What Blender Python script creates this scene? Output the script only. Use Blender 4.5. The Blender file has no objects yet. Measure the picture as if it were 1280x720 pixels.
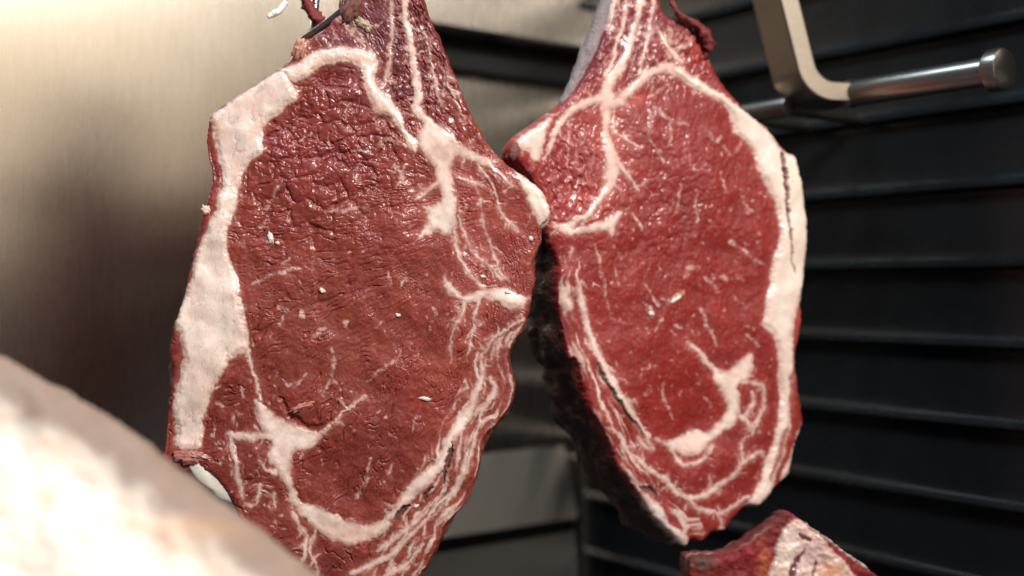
import bpy, math
import numpy as np
from mathutils import Vector

scene = bpy.context.scene
col = scene.collection

# ------------------------------------------------------------------ camera
FPX = 1455.0                      # focal length in pixels of the 1280 px wide photograph
cam_d = bpy.data.cameras.new('camera')
cam = bpy.data.objects.new('camera', cam_d)
col.objects.link(cam)
cam_d.sensor_width = 36.0
cam_d.lens = 36.0 * FPX / 1280.0
cam_d.clip_start = 0.01
cam_d.clip_end = 50.0
cam.location = (0, 0, 0)
cam.rotation_euler = (math.radians(90), 0, 0)
cam_d.dof.use_dof = True
cam_d.dof.focus_distance = 0.80
cam_d.dof.aperture_fstop = 2.6
cam_d.dof.aperture_blades = 0
scene.camera = cam

# ------------------------------------------------------------------ world and lamps (indoors: no sky, no sun)
world = bpy.data.worlds.new('World')
scene.world = world
world.use_nodes = True
world.node_tree.nodes['Background'].inputs[0].default_value = (0.80, 0.86, 1.0, 1)
world.node_tree.nodes['Background'].inputs[1].default_value = 0.10

def lamp(name, loc, target, sx, sy, power, color):
    l = bpy.data.lights.new(name, 'AREA')
    l.shape = 'RECTANGLE'; l.size = sx; l.size_y = sy
    l.energy = power; l.color = color
    o = bpy.data.objects.new(name, l)
    col.objects.link(o)
    o.location = loc
    o.rotation_euler = (Vector(target) - Vector(loc)).to_track_quat('-Z', 'Y').to_euler()
    return o

lamp('key_lamp', (0.58, -0.28, 0.95), (-0.02, 0.82, 0.0), 0.30, 0.30, 37.0, (1.0, 0.955, 0.90))
lamp('wall_band_softbox', (1.25, -0.30, 0.42), (-0.30, 1.10, 0.14), 1.3, 0.72, 4.4, (1.0, 0.86, 0.68))  # added softbox, gives the steel wall its warm reflected band
lamp('ceiling_lamp', (-0.35, 0.55, 1.35), (0.1, 0.95, 0.0), 0.8, 0.20, 13.0, (0.56, 0.80, 1.0))

scene.view_settings.view_transform = 'Standard'
scene.view_settings.look = 'None'
scene.view_settings.exposure = 0.0
scene.view_settings.gamma = 1.0

# ------------------------------------------------------------------ helpers: numpy noise and shapes
def S(r, g, b):
    c = np.array([r, g, b], float) / 255.0
    return np.where(c <= 0.04045, c / 12.92, ((c + 0.055) / 1.055) ** 2.4)

def _hash(ix, iy, seed):
    ix = ix.astype(np.int64); iy = iy.astype(np.int64)
    h = (ix * 374761393 + iy * 668265263 + seed * 1442695041) & 0xFFFFFFFF
    h = ((h ^ (h >> 13)) * 1274126177) & 0xFFFFFFFF
    h = ((h ^ (h >> 16)) * 2246822519) & 0xFFFFFFFF
    h = h ^ (h >> 15)
    return (h & 0xFFFFFF) / float(0xFFFFFF)

def vnoise(x, y, seed=0):
    """gradient noise, about 0..1"""
    x0 = np.floor(x); y0 = np.floor(y)
    fx = x - x0; fy = y - y0
    wx = fx * fx * fx * (fx * (fx * 6 - 15) + 10); wy = fy * fy * fy * (fy * (fy * 6 - 15) + 10)
    def g(dx, dy):
        a = _hash(x0 + dx, y0 + dy, seed) * 6.2831853
        return np.cos(a) * (fx - dx) + np.sin(a) * (fy - dy)
    n = (g(0, 0) * (1 - wx) + g(1, 0) * wx) * (1 - wy) + (g(0, 1) * (1 - wx) + g(1, 1) * wx) * wy
    return 0.5 + 0.72 * n

def fbm(x, y, seed=0, octv=4):
    s = 0; a = 1.0; t = 0
    for i in range(octv):
        s = s + a * (vnoise(x, y, seed + i * 17) * 2 - 1); t += a
        x, y = (x * 0.8 - y * 0.6) * 2.03 + 13.1, (x * 0.6 + y * 0.8) * 2.03 + 7.7
        a *= 0.5
    return s / t * 1.35                        # about -1..1

def worley(x, y, seed=0):
    x0 = np.floor(x); y0 = np.floor(y)
    f1 = np.full(x.shape, 9.0); f2 = np.full(x.shape, 9.0)
    for dx in (-1, 0, 1):
        for dy in (-1, 0, 1):
            cx = x0 + dx; cy = y0 + dy
            px = cx + 0.1 + 0.8 * _hash(cx, cy, seed); py = cy + 0.1 + 0.8 * _hash(cx, cy, seed + 91)
            d = np.hypot(px - x, py - y)
            f2 = np.minimum(f2, np.maximum(d, f1)); f1 = np.minimum(f1, d)
    return f1, f2

def sstep(a, b, x):
    t = np.clip((x - a) / (b - a), 0, 1)
    return t * t * (3 - 2 * t)

def catmull(pts, closed=True, n=5):
    P = np.array(pts, float)
    m = len(P)
    out = []
    rng = range(m if closed else m - 1)
    for i in rng:
        if closed:
            p0, p1, p2, p3 = P[(i - 1) % m], P[i], P[(i + 1) % m], P[(i + 2) % m]
        else:
            p0, p1, p2, p3 = P[max(i - 1, 0)], P[i], P[i + 1], P[min(i + 2, m - 1)]
        for k in range(n):
            t = k / n
            out.append(0.5 * ((2 * p1) + (-p0 + p2) * t + (2 * p0 - 5 * p1 + 4 * p2 - p3) * t * t + (-p0 + 3 * p1 - 3 * p2 + p3) * t ** 3))
    if not closed:
        out.append(P[-1])
    return np.array(out)

def sdf_poly(U, V, P):
    """signed distance, inside positive"""
    d2 = np.full(U.shape, 1e9); ins = np.zeros(U.shape, bool)
    Q = np.roll(P, -1, axis=0)
    for (ax, ay), (bx, by) in zip(P, Q):
        ex, ey = bx - ax, by - ay
        L = ex * ex + ey * ey
        if L < 1e-12: continue
        wx = U - ax; wy = V - ay
        t = np.clip((wx * ex + wy * ey) / L, 0, 1)
        dd = (wx - t * ex) ** 2 + (wy - t * ey) ** 2
        np.minimum(d2, dd, out=d2)
        if ay != by:
            c = ((ay > V) != (by > V)) & (U < ex * (V - ay) / (by - ay) + ax)
            ins ^= c
    d = np.sqrt(d2)
    return np.where(ins, d, -d)

class Field:
    """signed inside-distance field built from polygons and strokes over scattered sample points on a grid"""
    def __init__(self, U, V, fill=-60.0):
        self.U, self.V = U, V
        self.S = np.full(U.shape, fill)
        self.u0 = U.min(); self.v0 = V.min()
    def _win(self, lo, hi, pad):
        m0 = (self.gu[0] < 0)
    def box(self, lo, hi, pad):
        us = self.us; vs = self.vs
        i0 = max(np.searchsorted(us, lo[0] - pad) - 1, 0); i1 = np.searchsorted(us, hi[0] + pad) + 1
        j0 = max(np.searchsorted(vs, lo[1] - pad) - 1, 0); j1 = np.searchsorted(vs, hi[1] + pad) + 1
        return slice(j0, j1), slice(i0, i1)
    def poly(self, pts, smooth=True, pad=22):
        P = catmull(pts) if smooth else np.array(pts, float)
        w = self.box(P.min(0), P.max(0), pad)
        if self.U[w].size == 0: return self
        d = sdf_poly(self.U[w], self.V[w], P)
        self.S[w] = np.maximum(self.S[w], d)
        return self
    rng_b = np.random.default_rng(77); grow = 0.0
    def stroke(self, pts, smooth=True, pad=14):
        """pts: (u, v, half width)"""
        P = catmull(pts, closed=False, n=4) if (smooth and len(pts) > 2) else np.array(pts, float)
        w = self.box(P[:, :2].min(0), P[:, :2].max(0), pad)
        U = self.U[w]; V = self.V[w]
        if U.size == 0: return self
        best = np.full(U.shape, -60.0)
        for (ax, ay, aw), (bx, by, bw) in zip(P[:-1], P[1:]):
            ex, ey = bx - ax, by - ay
            L = ex * ex + ey * ey + 1e-9
            t = np.clip(((U - ax) * ex + (V - ay) * ey) / L, 0, 1)
            d = np.hypot(U - ax - t * ex, V - ay - t * ey)
            np.maximum(best, aw + (bw - aw) * t - d, out=best)
        self.S[w] = np.maximum(self.S[w], best)
        if self.grow > 0 and len(P) > 4 and P[:, 2].max() > 1.3:
            g = self.grow; self.grow = 0.0; r = Field.rng_b
            L = np.hypot(*(np.diff(P[:, :2], axis=0).T)).sum()
            for _ in range(int(L / 13 * g)):
                i = int(r.integers(0, len(P) - 1)); e = P[i + 1, :2] - P[i, :2]
                a = math.atan2(e[1], e[0]) + r.choice([-1, 1]) * r.uniform(0.35, 1.1)
                x, y, w0 = P[i]; q = [(x, y, min(max(w0, 0.8), 2.0))]; ln = r.uniform(4, 15) + 1.2 * w0
                for k in range(3):
                    a += r.normal(0, 0.35); x += math.cos(a) * ln / 3; y += math.sin(a) * ln / 3
                    q.append((x, y, (1.4, 0.8, 0.2)[k] * r.uniform(0.5, 1.1)))
                self.stroke(q, smooth=False)
            self.grow = g
        return self

# ------------------------------------------------------------------ helpers: objects and materials
def finish(o, parent=None, label=None, cat=None, group=None, kind=None):
    if o.name not in col.objects: col.objects.link(o)
    if parent: o.parent = parent
    if label: o['label'] = label
    if cat: o['category'] = cat
    if group: o['group'] = group
    if kind: o['kind'] = kind
    return o

def empty(name, loc, label, cat, group=None):
    o = bpy.data.objects.new(name, None)
    o.empty_display_size = 0.02
    o.location = loc
    return finish(o, None, label, cat, group)

def local_parent(o, parent):
    o.parent = parent
    o.matrix_parent_inverse = parent.matrix_world.inverted() if False else o.matrix_parent_inverse
    return o

def mesh_obj(name, verts, faces, mat, parent=None, smooth=True, origin=None, **kw):
    """verts in world space; origin of the object = origin (or parent's location)"""
    v = np.array(verts, float)
    off = np.array(parent.location) if parent is not None else (np.array(origin) if origin is not None else np.zeros(3))
    me = bpy.data.meshes.new(name)
    me.from_pydata((v - off).tolist(), [], [list(f) for f in faces])
    me.validate(); me.update()
    if smooth: me.polygons.foreach_set('use_smooth', np.ones(len(me.polygons), bool))
    if mat: me.materials.append(mat)
    o = bpy.data.objects.new(name, me)
    if parent is None and origin is not None: o.location = origin
    return finish(o, parent, **kw)

def quad_mesh(name, verts, quads, mat, off, cols=None, attrs=None, normals=None):
    me = bpy.data.meshes.new(name)
    n = len(quads); k = quads.shape[1]
    me.vertices.add(len(verts)); me.loops.add(n * k); me.polygons.add(n)
    me.vertices.foreach_set('co', (verts - off).astype(np.float32).ravel())
    me.loops.foreach_set('vertex_index', quads.astype(np.int32).ravel())
    me.polygons.foreach_set('loop_start', np.arange(0, n * k, k, dtype=np.int32))
    me.polygons.foreach_set('loop_total', np.full(n, k, np.int32))
    me.update(calc_edges=True)
    me.polygons.foreach_set('use_smooth', np.ones(n, bool))
    if cols is not None:
        a = me.color_attributes.new('Col', 'FLOAT_COLOR', 'POINT')
        c4 = np.ones((len(verts), 4), np.float32); c4[:, :3] = cols
        a.data.foreach_set('color', c4.ravel())
    for nm, val in (attrs or {}).items():
        a = me.attributes.new(nm, 'FLOAT', 'POINT')
        a.data.foreach_set('value', val.astype(np.float32))
    if normals is not None:
        me.normals_split_custom_set_from_vertices(normals.astype(np.float32).tolist())
    me.materials.append(mat)
    return bpy.data.objects.new(name, me)

class NT:
    def __init__(self, name):
        self.m = bpy.data.materials.new(name); self.m.use_nodes = True
        self.t = self.m.node_tree; self.b = self.t.nodes['Principled BSDF']
    def n(self, typ, **kw):
        x = self.t.nodes.new(typ)
        for k, v in kw.items():
            if k.startswith('_'): setattr(x, k[1:], v)
            else: x.inputs[k.replace('__', ' ')].default_value = v
        return x
    def l(self, a, b): self.t.links.new(a, b); return self
    def noise(self, scale, detail=4, rough=0.6, vec=None, stretch=None):
        x = self.n('ShaderNodeTexNoise', Scale=scale, Detail=detail, Roughness=rough)
        tc = self.n('ShaderNodeTexCoord')
        src = tc.outputs['Object']
        if stretch is not None:
            mp = self.n('ShaderNodeMapping'); mp.inputs['Scale'].default_value = stretch
            self.l(src, mp.inputs['Vector']); src = mp.outputs['Vector']
        self.l(src, x.inputs['Vector'])
        return x
    def ramp(self, src, stops):
        r = self.n('ShaderNodeValToRGB')
        e = r.color_ramp.elements
        while len(e) < len(stops): e.new(0.5)
        for i, (p, c) in enumerate(stops):
            e[i].position = p; e[i].color = (*c, 1) if len(c) == 3 else c
        self.l(src, r.inputs['Fac']); return r
    def maprange(self, src, a, b, c, d):
        x = self.n('ShaderNodeMapRange')
        for i, v in zip((1, 2, 3, 4), (a, b, c, d)): x.inputs[i].default_value = v
        self.l(src, x.inputs[0]); return x.outputs[0]
    def bump(self, src, dist, strength=1.0):
        x = self.n('ShaderNodeBump', Strength=strength, Distance=dist)
        self.l(src, x.inputs['Height']); self.l(x.outputs['Normal'], self.b.inputs['Normal']); return x

def meat_mat(name, sss, sss_r, rough0, rough1, spec, bump_scale, bump_d, coat=0.0, coat_r=0.15):
    k = NT(name)
    a = k.n('ShaderNodeVertexColor', _layer_name='Col')
    n1 = k.noise(900, 3, 0.6)
    mx = k.n('ShaderNodeMix', _data_type='RGBA', _blend_type='MULTIPLY')
    r = k.ramp(n1.outputs['Fac'], [(0.3, (0.93, 0.92, 0.92)), (0.7, (1.05, 1.05, 1.05))])
    mx.inputs[0].default_value = 1.0
    k.l(a.outputs['Color'], mx.inputs[6]); k.l(r.outputs['Color'], mx.inputs[7])
    k.l(mx.outputs[2], k.b.inputs['Base Color'])
    k.b.inputs['Subsurface Weight'].default_value = sss
    k.b.inputs['Subsurface Radius'].default_value = sss_r
    k.b.inputs['Subsurface Scale'].default_value = 1.0
    n2 = k.noise(140, 4, 0.65)
    wa = k.n('ShaderNodeAttribute', _attribute_name='wet')
    ro = k.maprange(n2.outputs['Fac'], 0.35, 0.65, rough0, rough1)
    mr = k.n('ShaderNodeMath', _operation='MULTIPLY'); k.l(wa.outputs['Fac'], mr.inputs[0]); mr.inputs[1].default_value = 0.30
    ms = k.n('ShaderNodeMath', _operation='SUBTRACT'); ms.inputs[0].default_value = 1.0; k.l(mr.outputs[0], ms.inputs[1])
    mm = k.n('ShaderNodeMath', _operation='MULTIPLY'); k.l(ro, mm.inputs[0]); k.l(ms.outputs[0], mm.inputs[1])
    k.l(mm.outputs[0], k.b.inputs['Roughness'])
    k.b.inputs['Specular IOR Level'].default_value = spec
    if coat:
        cw = k.n('ShaderNodeMath', _operation='MULTIPLY'); k.l(wa.outputs['Fac'], cw.inputs[0]); cw.inputs[1].default_value = coat
        k.l(cw.outputs[0], k.b.inputs['Coat Weight'])
    k.b.inputs['Coat Roughness'].default_value = coat_r
    n3 = k.noise(bump_scale, 3, 0.6)
    k.bump(n3.outputs['Fac'], bump_d, 0.6)
    return k.m

M_LEAN = meat_mat('lean_meat', 0.05, (0.0022, 0.0006, 0.0005), 0.46, 0.66, 0.20, 900, 0.0005, coat=0.6, coat_r=0.21)
M_FAT = meat_mat('meat_fat', 0.65, (0.0045, 0.0022, 0.0015), 0.22, 0.40, 0.45, 200, 0.0002)
M_CRUST = meat_mat('dry_aged_crust', 0.0, (0.001, 0.0004, 0.0003), 0.42, 0.75, 0.35, 420, 0.003)
M_SOFT = meat_mat('pale_fat_slab', 0.3, (0.005, 0.003, 0.002), 0.45, 0.65, 0.3, 120, 0.002)

def steel_mat(name, base, rough, aniso, grain):
    k = NT(name)
    k.b.inputs['Metallic'].default_value = 1.0
    k.b.inputs['Roughness'].default_value = rough
    if aniso:
        k.b.inputs['Anisotropic'].default_value = aniso
        tg = k.n('ShaderNodeTangent', _direction_type='RADIAL', _axis='Z')
        k.l(tg.outputs[0], k.b.inputs['Tangent'])
    n1 = k.noise(1.0, 5, 0.7, stretch=grain)
    n2 = k.noise(4.0, 4, 0.6)
    r = k.ramp(n1.outputs['Fac'], [(0.3, tuple(np.array(base) * 0.93)), (0.7, tuple(np.minimum(np.array(base) * 1.05, 1)))])
    mx = k.n('ShaderNodeMix', _data_type='RGBA', _blend_type='MULTIPLY'); mx.inputs[0].default_value = 1.0
    r2 = k.ramp(n2.outputs['Fac'], [(0.3, (0.86, 0.85, 0.84)), (0.7, (1, 1, 1))])
    k.l(r.outputs['Color'], mx.inputs[6]); k.l(r2.outputs['Color'], mx.inputs[7])
    k.l(mx.outputs[2], k.b.inputs['Base Color'])
    k.l(k.maprange(n1.outputs['Fac'], 0.3, 0.7, rough - 0.012, rough + 0.015), k.b.inputs['Roughness'])
    k.bump(n1.outputs['Fac'], 0.00010, 0.4)
    return k.m

M_STEEL = steel_mat('brushed_steel', (0.60, 0.52, 0.43), 0.27, 0.75, (1500, 1500, 20))
M_STEEL2 = steel_mat('rough_steel', (0.50, 0.45, 0.39), 0.42, 0.6, (900, 900, 14))
M_BAR = steel_mat('satin_steel_bar', (0.40, 0.345, 0.295), 0.30, 0.0, (60, 60, 500))

def plain(name, base, rough, spec=0.5, metallic=0.0, var=0.15, scale=60, bump=0.0003):
    k = NT(name)
    n1 = k.noise(scale, 4, 0.6)
    r = k.ramp(n1.outputs['Fac'], [(0.3, tuple(np.array(base) * (1 - var))), (0.7, tuple(np.array(base) * (1 + var)))])
    k.l(r.outputs['Color'], k.b.inputs['Base Color'])
    k.l(k.maprange(n1.outputs['Fac'], 0.3, 0.7, rough - 0.06, rough + 0.06), k.b.inputs['Roughness'])
    k.b.inputs['Specular IOR Level'].default_value = spec
    k.b.inputs['Metallic'].default_value = metallic
    n2 = k.noise(scale * 12, 3, 0.6)
    k.bump(n2.outputs['Fac'], bump, 0.5)
    return k.m

M_BLACK = plain('black_satin_panel', (0.006, 0.007, 0.008), 0.25, 0.26, scale=25)
M_GAP_SHADE = plain('black_gap_shade', (0.012, 0.012, 0.012), 0.6, 0.3)  # black standing in for the shade in gaps and slots
M_BONE = plain('raw_bone', (0.62, 0.50, 0.40), 0.45, 0.4, scale=180, var=0.3, bump=0.001)
M_TWINE = plain('white_twine', (0.75, 0.74, 0.72), 0.8, 0.2, scale=300)

def ray(u, v):
    return np.stack([(np.asarray(u, float) - 640.0) / FPX, np.ones_like(np.asarray(u, float)), -(np.asarray(v, float) - 360.0) / FPX], -1)

def at(u, v, Y):
    return ray(u, v) * Y

# ------------------------------------------------------------------ the setting: two walls of the cabinet meeting in a corner
YC = 1.40
CORNER = np.array([0.0605 * YC, YC, 0.0])
D1 = np.array([-0.803, -0.596, 0.0])          # along the steel wall, away from the corner
N1 = np.array([0.596, -0.803, 0.0])           # steel wall faces this way
D2 = np.array([0.596, -0.803, 0.0])           # along the ribbed wall, away from the corner
N2 = np.array([-0.803, -0.596, 0.0])          # ribbed wall faces this way
UP = np.array([0, 0, 1.0])

def wall_box(name, base, D, N, a0, a1, z0, z1, p0, p1, mat, parent=None, bev=0.0, **kw):
    vs = []
    for a in (a0, a1):
        for p in (p0, p1):
            for z in (z0, z1):
                vs.append(base + D * a + N * p + UP * z)
    fs = [(0, 1, 3, 2), (4, 6, 7, 5), (0, 4, 5, 1), (2, 3, 7, 6), (0, 2, 6, 4), (1, 5, 7, 3)]
    c = np.mean(vs, 0)
    o = mesh_obj(name, vs, fs, mat, parent, smooth=False, origin=None if parent is not None else c, **kw)
    if bev:
        m = o.modifiers.new('bevel', 'BEVEL'); m.width = bev; m.segments = 3; m.limit_method = 'ANGLE'
    return o

steel = wall_box('wall_steel', CORNER, D1, N1, 0.0, 1.15, -0.62, 0.62, -0.02, 0.0, M_STEEL, kind='structure')
steel['label'] = 'brushed stainless steel wall of the cabinet'
# fascia above with its dark underside, black strip under it stands in for the recess shade
zf = 0.272
fas = wall_box('ledge_panel', CORNER, D1, N1, 0.012, 0.30, zf, 0.60, 0.002, 0.060, M_STEEL, bev=0.003,
               label='brushed steel ledge panel jutting out above, behind the hanging meat', cat='panel')
wall_box('shade_strip', CORNER, D1, N1, 0.012, 0.30, zf - 0.034, zf - 0.002, 0.002, 0.022, M_GAP_SHADE, fas, bev=0.002)
for k, (u, v, w) in enumerate([(733, 3, 0.020), (734, 17, 0.030)]):
    z = (360 - v) / FPX * 1.36
    a = 0.016 + 0.010
    wall_box('vent_slot', CORNER, D1, N1, a, a + w, z - 0.004, z + 0.004, 0.0605, 0.063, M_GAP_SHADE, fas, bev=0.001)
def wall_prism(name, base, D, N, a0, a1, sect, mat, parent=None, **kw):
    vs = [base + D * a + N * p + UP * z for a in (a0, a1) for (p, z) in sect]
    n = len(sect)
    fs = [(i, (i + 1) % n, n + (i + 1) % n, n + i) for i in range(n)] + [tuple(range(n))[::-1], tuple(range(n, 2 * n))]
    return mesh_obj(name, vs, fs, mat, parent, smooth=False, origin=None if parent is not None else np.mean(vs, 0), **kw)
low = empty('low_ledge', tuple(CORNER + D1 * 0.2 + UP * -0.3), 'brushed steel ledge low on the steel wall, slope added to catch light, below the dark gap between steaks', 'ledge')
wall_prism('sloped_panel', CORNER, D1, N1, 0.03, 1.10, [(0.002, -0.186), (0.028, -0.268), (0.002, -0.268)], M_STEEL2, low)  # slope made up so the panel catches the lamp light
wall_prism('shade_strip', CORNER, D1, N1, 0.03, 1.10, [(0.002, -0.269), (0.020, -0.269), (0.020, -0.284), (0.002, -0.284)], M_GAP_SHADE, low)  # black strip put in for the shadow line under the lip
wall_prism('kick_panel', CORNER, D1, N1, 0.03, 1.10, [(0.002, -0.285), (0.022, -0.285), (0.060, -0.60), (0.002, -0.60)], M_STEEL2, low)
wall_box('corner_trim', CORNER, D1, N1, 0.001, 0.018, -0.60, -0.20, 0.002, 0.024, M_STEEL, bev=0.002,
         label='narrow upright steel trim in the corner by the black wall', cat='trim')

# ribbed black wall: backing plus one slat per rib
rib = wall_box('wall_ribbed', CORNER, D2, N2, 0.0, 1.15, -0.62, 0.62, -0.02, 0.0, M_BLACK, kind='structure')
rib['label'] = 'black ribbed side wall of the cabinet'
# depth of the wall along the ray at u = 1280
dirx = 640.0 / FPX
tt = (dirx * CORNER[1] - CORNER[0]) / (D2[0] - dirx * D2[1])
Y1280 = CORNER[1] + D2[1] * tt
LIP = 0.009
Ylip = Y1280 * 0.985
prof = []
PITCH = 103.5 / FPX * Ylip
H = PITCH - 0.0015
for i in range(29):                               # cove from flat to lip (z measured down from the slat's top)
    t = i / 28.0
    prof.append((0.0012 + LIP * (0.22 * t ** 3 + 0.78 * t ** 16), -H * 0.86 * t))
for i in range(1, 7):                             # rounded lip
    a = math.radians(60 - i * 25)
    prof.append((0.0012 + LIP - 0.003 * (1 - max(0, math.cos(a))) , -H * 0.86 - 0.0032 * i / 6))
prof.append((0.0012, -H * 0.94)); prof.append((0.0012, -H)); 
slat_me = None
vs = []; fs = []
for a in (0.004, 1.13):
    for (p, z) in prof:
        vs.append(D2 * a + N2 * p + UP * z)
n = len(prof)
for i in range(n - 1):
    fs.append((i, i + 1, n + i + 1, n + i))
fs.append(tuple(range(n))); fs.append(tuple(range(2 * n - 1, n - 1, -1)))
for k in range(-6, 8):
    zlip = (360 - (329.0 + 103.5 * k)) / FPX * Ylip
    loc = CORNER + UP * (zlip + H * 0.86)
    if slat_me is None:
        o = mesh_obj('slat', vs, fs, M_BLACK, None, smooth=True)
        slat_me = o.data
        m = slat_me
        try: m.set_sharp_from_angle(angle=math.radians(50))
        except Exception: pass
    else:
        o = bpy.data.objects.new('slat', slat_me); col.objects.link(o)
    o.parent = rib
    o.location = Vector(loc) - rib.location

# ------------------------------------------------------------------ steak builder
def build_face(spec):
    st = spec['step']
    u0, v0, u1, v1 = spec['win']
    us = np.arange(u0, u1 + st, st); vs_ = np.arange(v0, v1 + st, st)
    U, V = np.meshgrid(us, vs_)
    sd = spec['seed']
    # organic warps
    ja = spec.get('jag', 1.0)
    Uo = U + ja * (2.2 * fbm(U / 22, V / 22, sd, 3) + 1.3 * fbm(U / 7, V / 7, sd + 3, 2))
    Vo = V + ja * (2.2 * fbm(U / 22, V / 22, sd + 5, 3) + 1.3 * fbm(U / 7, V / 7, sd + 8, 2))
    out = sdf_poly(Uo, Vo, catmull(spec['outline'], n=3))
    # keep slope near 1
    gy, gx = np.gradient(out, st)
    gl = np.hypot(gx, gy) + 1e-6
    wa = spec.get('warp', 1.0)
    Uw = U + wa * (3.4 * fbm(U / 20, V / 20, sd + 11, 3) + 1.3 * fbm(U / 5, V / 5, sd + 13, 2))
    Vw = V + wa * (3.4 * fbm(U / 20, V / 20, sd + 15, 3) + 1.3 * fbm(U / 5, V / 5, sd + 17, 2))
    def field():
        f = Field(Uw, Vw); f.us = us; f.vs = vs_; return f
    res = spec['paint'](U, V, Uw, Vw, out, field, sd)
    hgt, colr, cls, fat = res['h'], res['col'], res['cls'], res['fat']
    # round the cut edge
    R = spec.get('round', 9.0)
    d = np.clip(out, 0, R)
    hgt = hgt * (1.0 if spec.get('keep_edge') else sstep(0, 4, out)) - R * spec.get('roundk', 0.8) * (1 - np.sqrt(np.clip(1 - (1 - d / R) ** 2, 0, 1)))
    # geometry
    use = out > -0.7 * st
    q = use[:-1, :-1] & use[1:, :-1] & use[:-1, 1:] & use[1:, 1:]
    mo = np.clip(out, None, 0) + np.where((out > 0) & (out < 0.0), out, 0)
    Ux = U - gx / gl ** 2 * mo * (out < 0); Vx = V - gy / gl ** 2 * mo * (out < 0)
    n = np.array(spec['normal'], float); n /= np.linalg.norm(n)
    p0 = at(*spec['pivot'])
    r = ray(Ux, Vx)
    t = (p0 @ n) / (r @ n)
    P = r * t[..., None]
    k = spec['pivot'][2] / FPX                                  # metres per px
    P = P + n * (hgt * k)[..., None]
    idx = np.arange(U.size).reshape(U.shape)
    jj, ii = np.nonzero(q)
    quads = np.stack([idx[jj, ii], idx[jj + 1, ii], idx[jj + 1, ii + 1], idx[jj, ii + 1]], 1)
    # largest connected area only: drop stray quads
    Pf = P.reshape(-1, 3)
    # vertex normals
    a = Pf[quads[:, 2]] - Pf[quads[:, 0]]; b = Pf[quads[:, 3]] - Pf[quads[:, 1]]
    fn = np.cross(a, b)
    vn = np.zeros_like(Pf)
    for c in range(4): np.add.at(vn, quads[:, c], fn)
    vn /= np.linalg.norm(vn, axis=1, keepdims=True) + 1e-12
    parent = spec['parent']; off = np.array(parent.location)
    C = colr.reshape(-1, 3); W_ = res.get('wet', np.zeros(U.shape)).reshape(-1); CL = cls.reshape(-1)
    fc = np.max(CL[quads], axis=1) if False else CL[quads[:, 0]]
    parts = {}
    for ci, (nm, mat, lab) in spec['parts'].items():
        sel = quads[fc == ci]
        if len(sel) == 0: continue
        uq, inv = np.unique(sel, return_inverse=True)
        o = quad_mesh(nm, Pf[uq], inv.reshape(sel.shape), mat, off, C[uq], {'wet': W_[uq]}, vn[uq])
        finish(o, parent, lab)
        parts[nm] = o
    # ---- side wall of the slab
    e = np.concatenate([quads[:, [0, 1]], quads[:, [1, 2]], quads[:, [2, 3]], quads[:, [3, 0]]])
    key = np.sort(e, 1); kk = key[:, 0].astype(np.int64) * U.size + key[:, 1]
    un, first, cnt = np.unique(kk, return_index=True, return_counts=True)
    be = e[first[cnt == 1]]
    nxt = {}
    for x, y in be: nxt.setdefault(int(x), []).append(int(y))
    loops = []
    while nxt:
        s = next(iter(nxt)); lp = [s]; cur = s
        while True:
            ys = nxt.get(cur)
            if not ys: break
            y = ys.pop()
            if not ys: del nxt[cur]
            cur = y
            if cur == s: break
            lp.append(cur)
        loops.append(lp)
    loops.sort(key=len, reverse=True)
    lp = np.array(loops[0])
    gxf = (gx / gl).reshape(-1)[lp]; gyf = (gy / gl).reshape(-1)[lp]
    # smooth the outward direction
    for _ in range(60):
        gxf = (gxf + np.roll(gxf, 1) + np.roll(gxf, -1)) / 3; gyf = (gyf + np.roll(gyf, 1) + np.roll(gyf, -1)) / 3
    right = np.cross(n, UP); right = -right / np.linalg.norm(right)
    if right[0] < 0: right = -right
    upv = np.cross(right, n); upv = upv / np.linalg.norm(upv)
    if upv[2] < 0: upv = -upv
    outw = -(gxf[:, None] * right - gyf[:, None] * upv)
    B = Pf[lp]
    T = spec['thick']; rows = spec.get('rows', 22)
    bulge = spec.get('bulge', 0.004); taper = spec.get('taper', 0.02); shear = np.array(spec.get('shear', (0, 0, 0)), float)
    m = len(lp)
    Bs = B.copy(); Vl = V.reshape(-1)[lp]
    for _ in range(80): Vl = (Vl + np.roll(Vl, 1) + np.roll(Vl, -1)) / 3
    for _ in range(spec.get('bs_iter', 200)): Bs = (Bs + np.roll(Bs, 1, 0) + np.roll(Bs, -1, 0)) / 3
    arc = np.cumsum(np.linalg.norm(Bs - np.roll(Bs, 1, 0), axis=1))
    ol = np.linalg.norm(outw, axis=1, keepdims=True); outw = outw / (ol + 1e-9)
    allv = [B]; 
    tv = [np.zeros(m)]
    for rI in range(1, rows + 1):
        t_ = (rI / rows) ** 1.4
        prof_ = bulge * math.sin(math.pi * min(t_ * 1.25, 1)) - taper * t_ ** 2.2
        nz = fbm(arc / 0.026, np.full(m, t_ * T / 0.026), sd + 31, 2) * 0.0040 * sstep(0, 0.12, np.array([t_]))[0]
        nz += fbm(arc / 0.009, np.full(m, t_ * T / 0.009), sd + 37, 2) * 0.0009 * sstep(0, 0.1, np.array([t_]))[0]
        nz *= spec.get('rough', 1.0)
        tk = spec['thick_fn'](Vl) if 'thick_fn' in spec else np.ones(m)
        bw = float(sstep(0, 0.035, np.array([t_]))[0])
        allv.append(B * (1 - bw) + Bs * bw - n * (T * t_ * tk)[:, None] + outw * ((prof_ + nz) * tk)[:, None] + shear * t_)
        tv.append(np.full(m, t_))
    SV = np.concatenate(allv); tv = np.concatenate(tv)
    i = np.arange(m); j = (i + 1) % m
    sq = np.concatenate([np.stack([i + rI * m, i + (rI + 1) * m, j + (rI + 1) * m, j + rI * m], 1) for rI in range(rows)])
    sq = sq[:, ::-1] if spec.get('flip', False) else sq
    A = np.tile(arc, rows + 1)
    c0 = C[lp]
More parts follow.
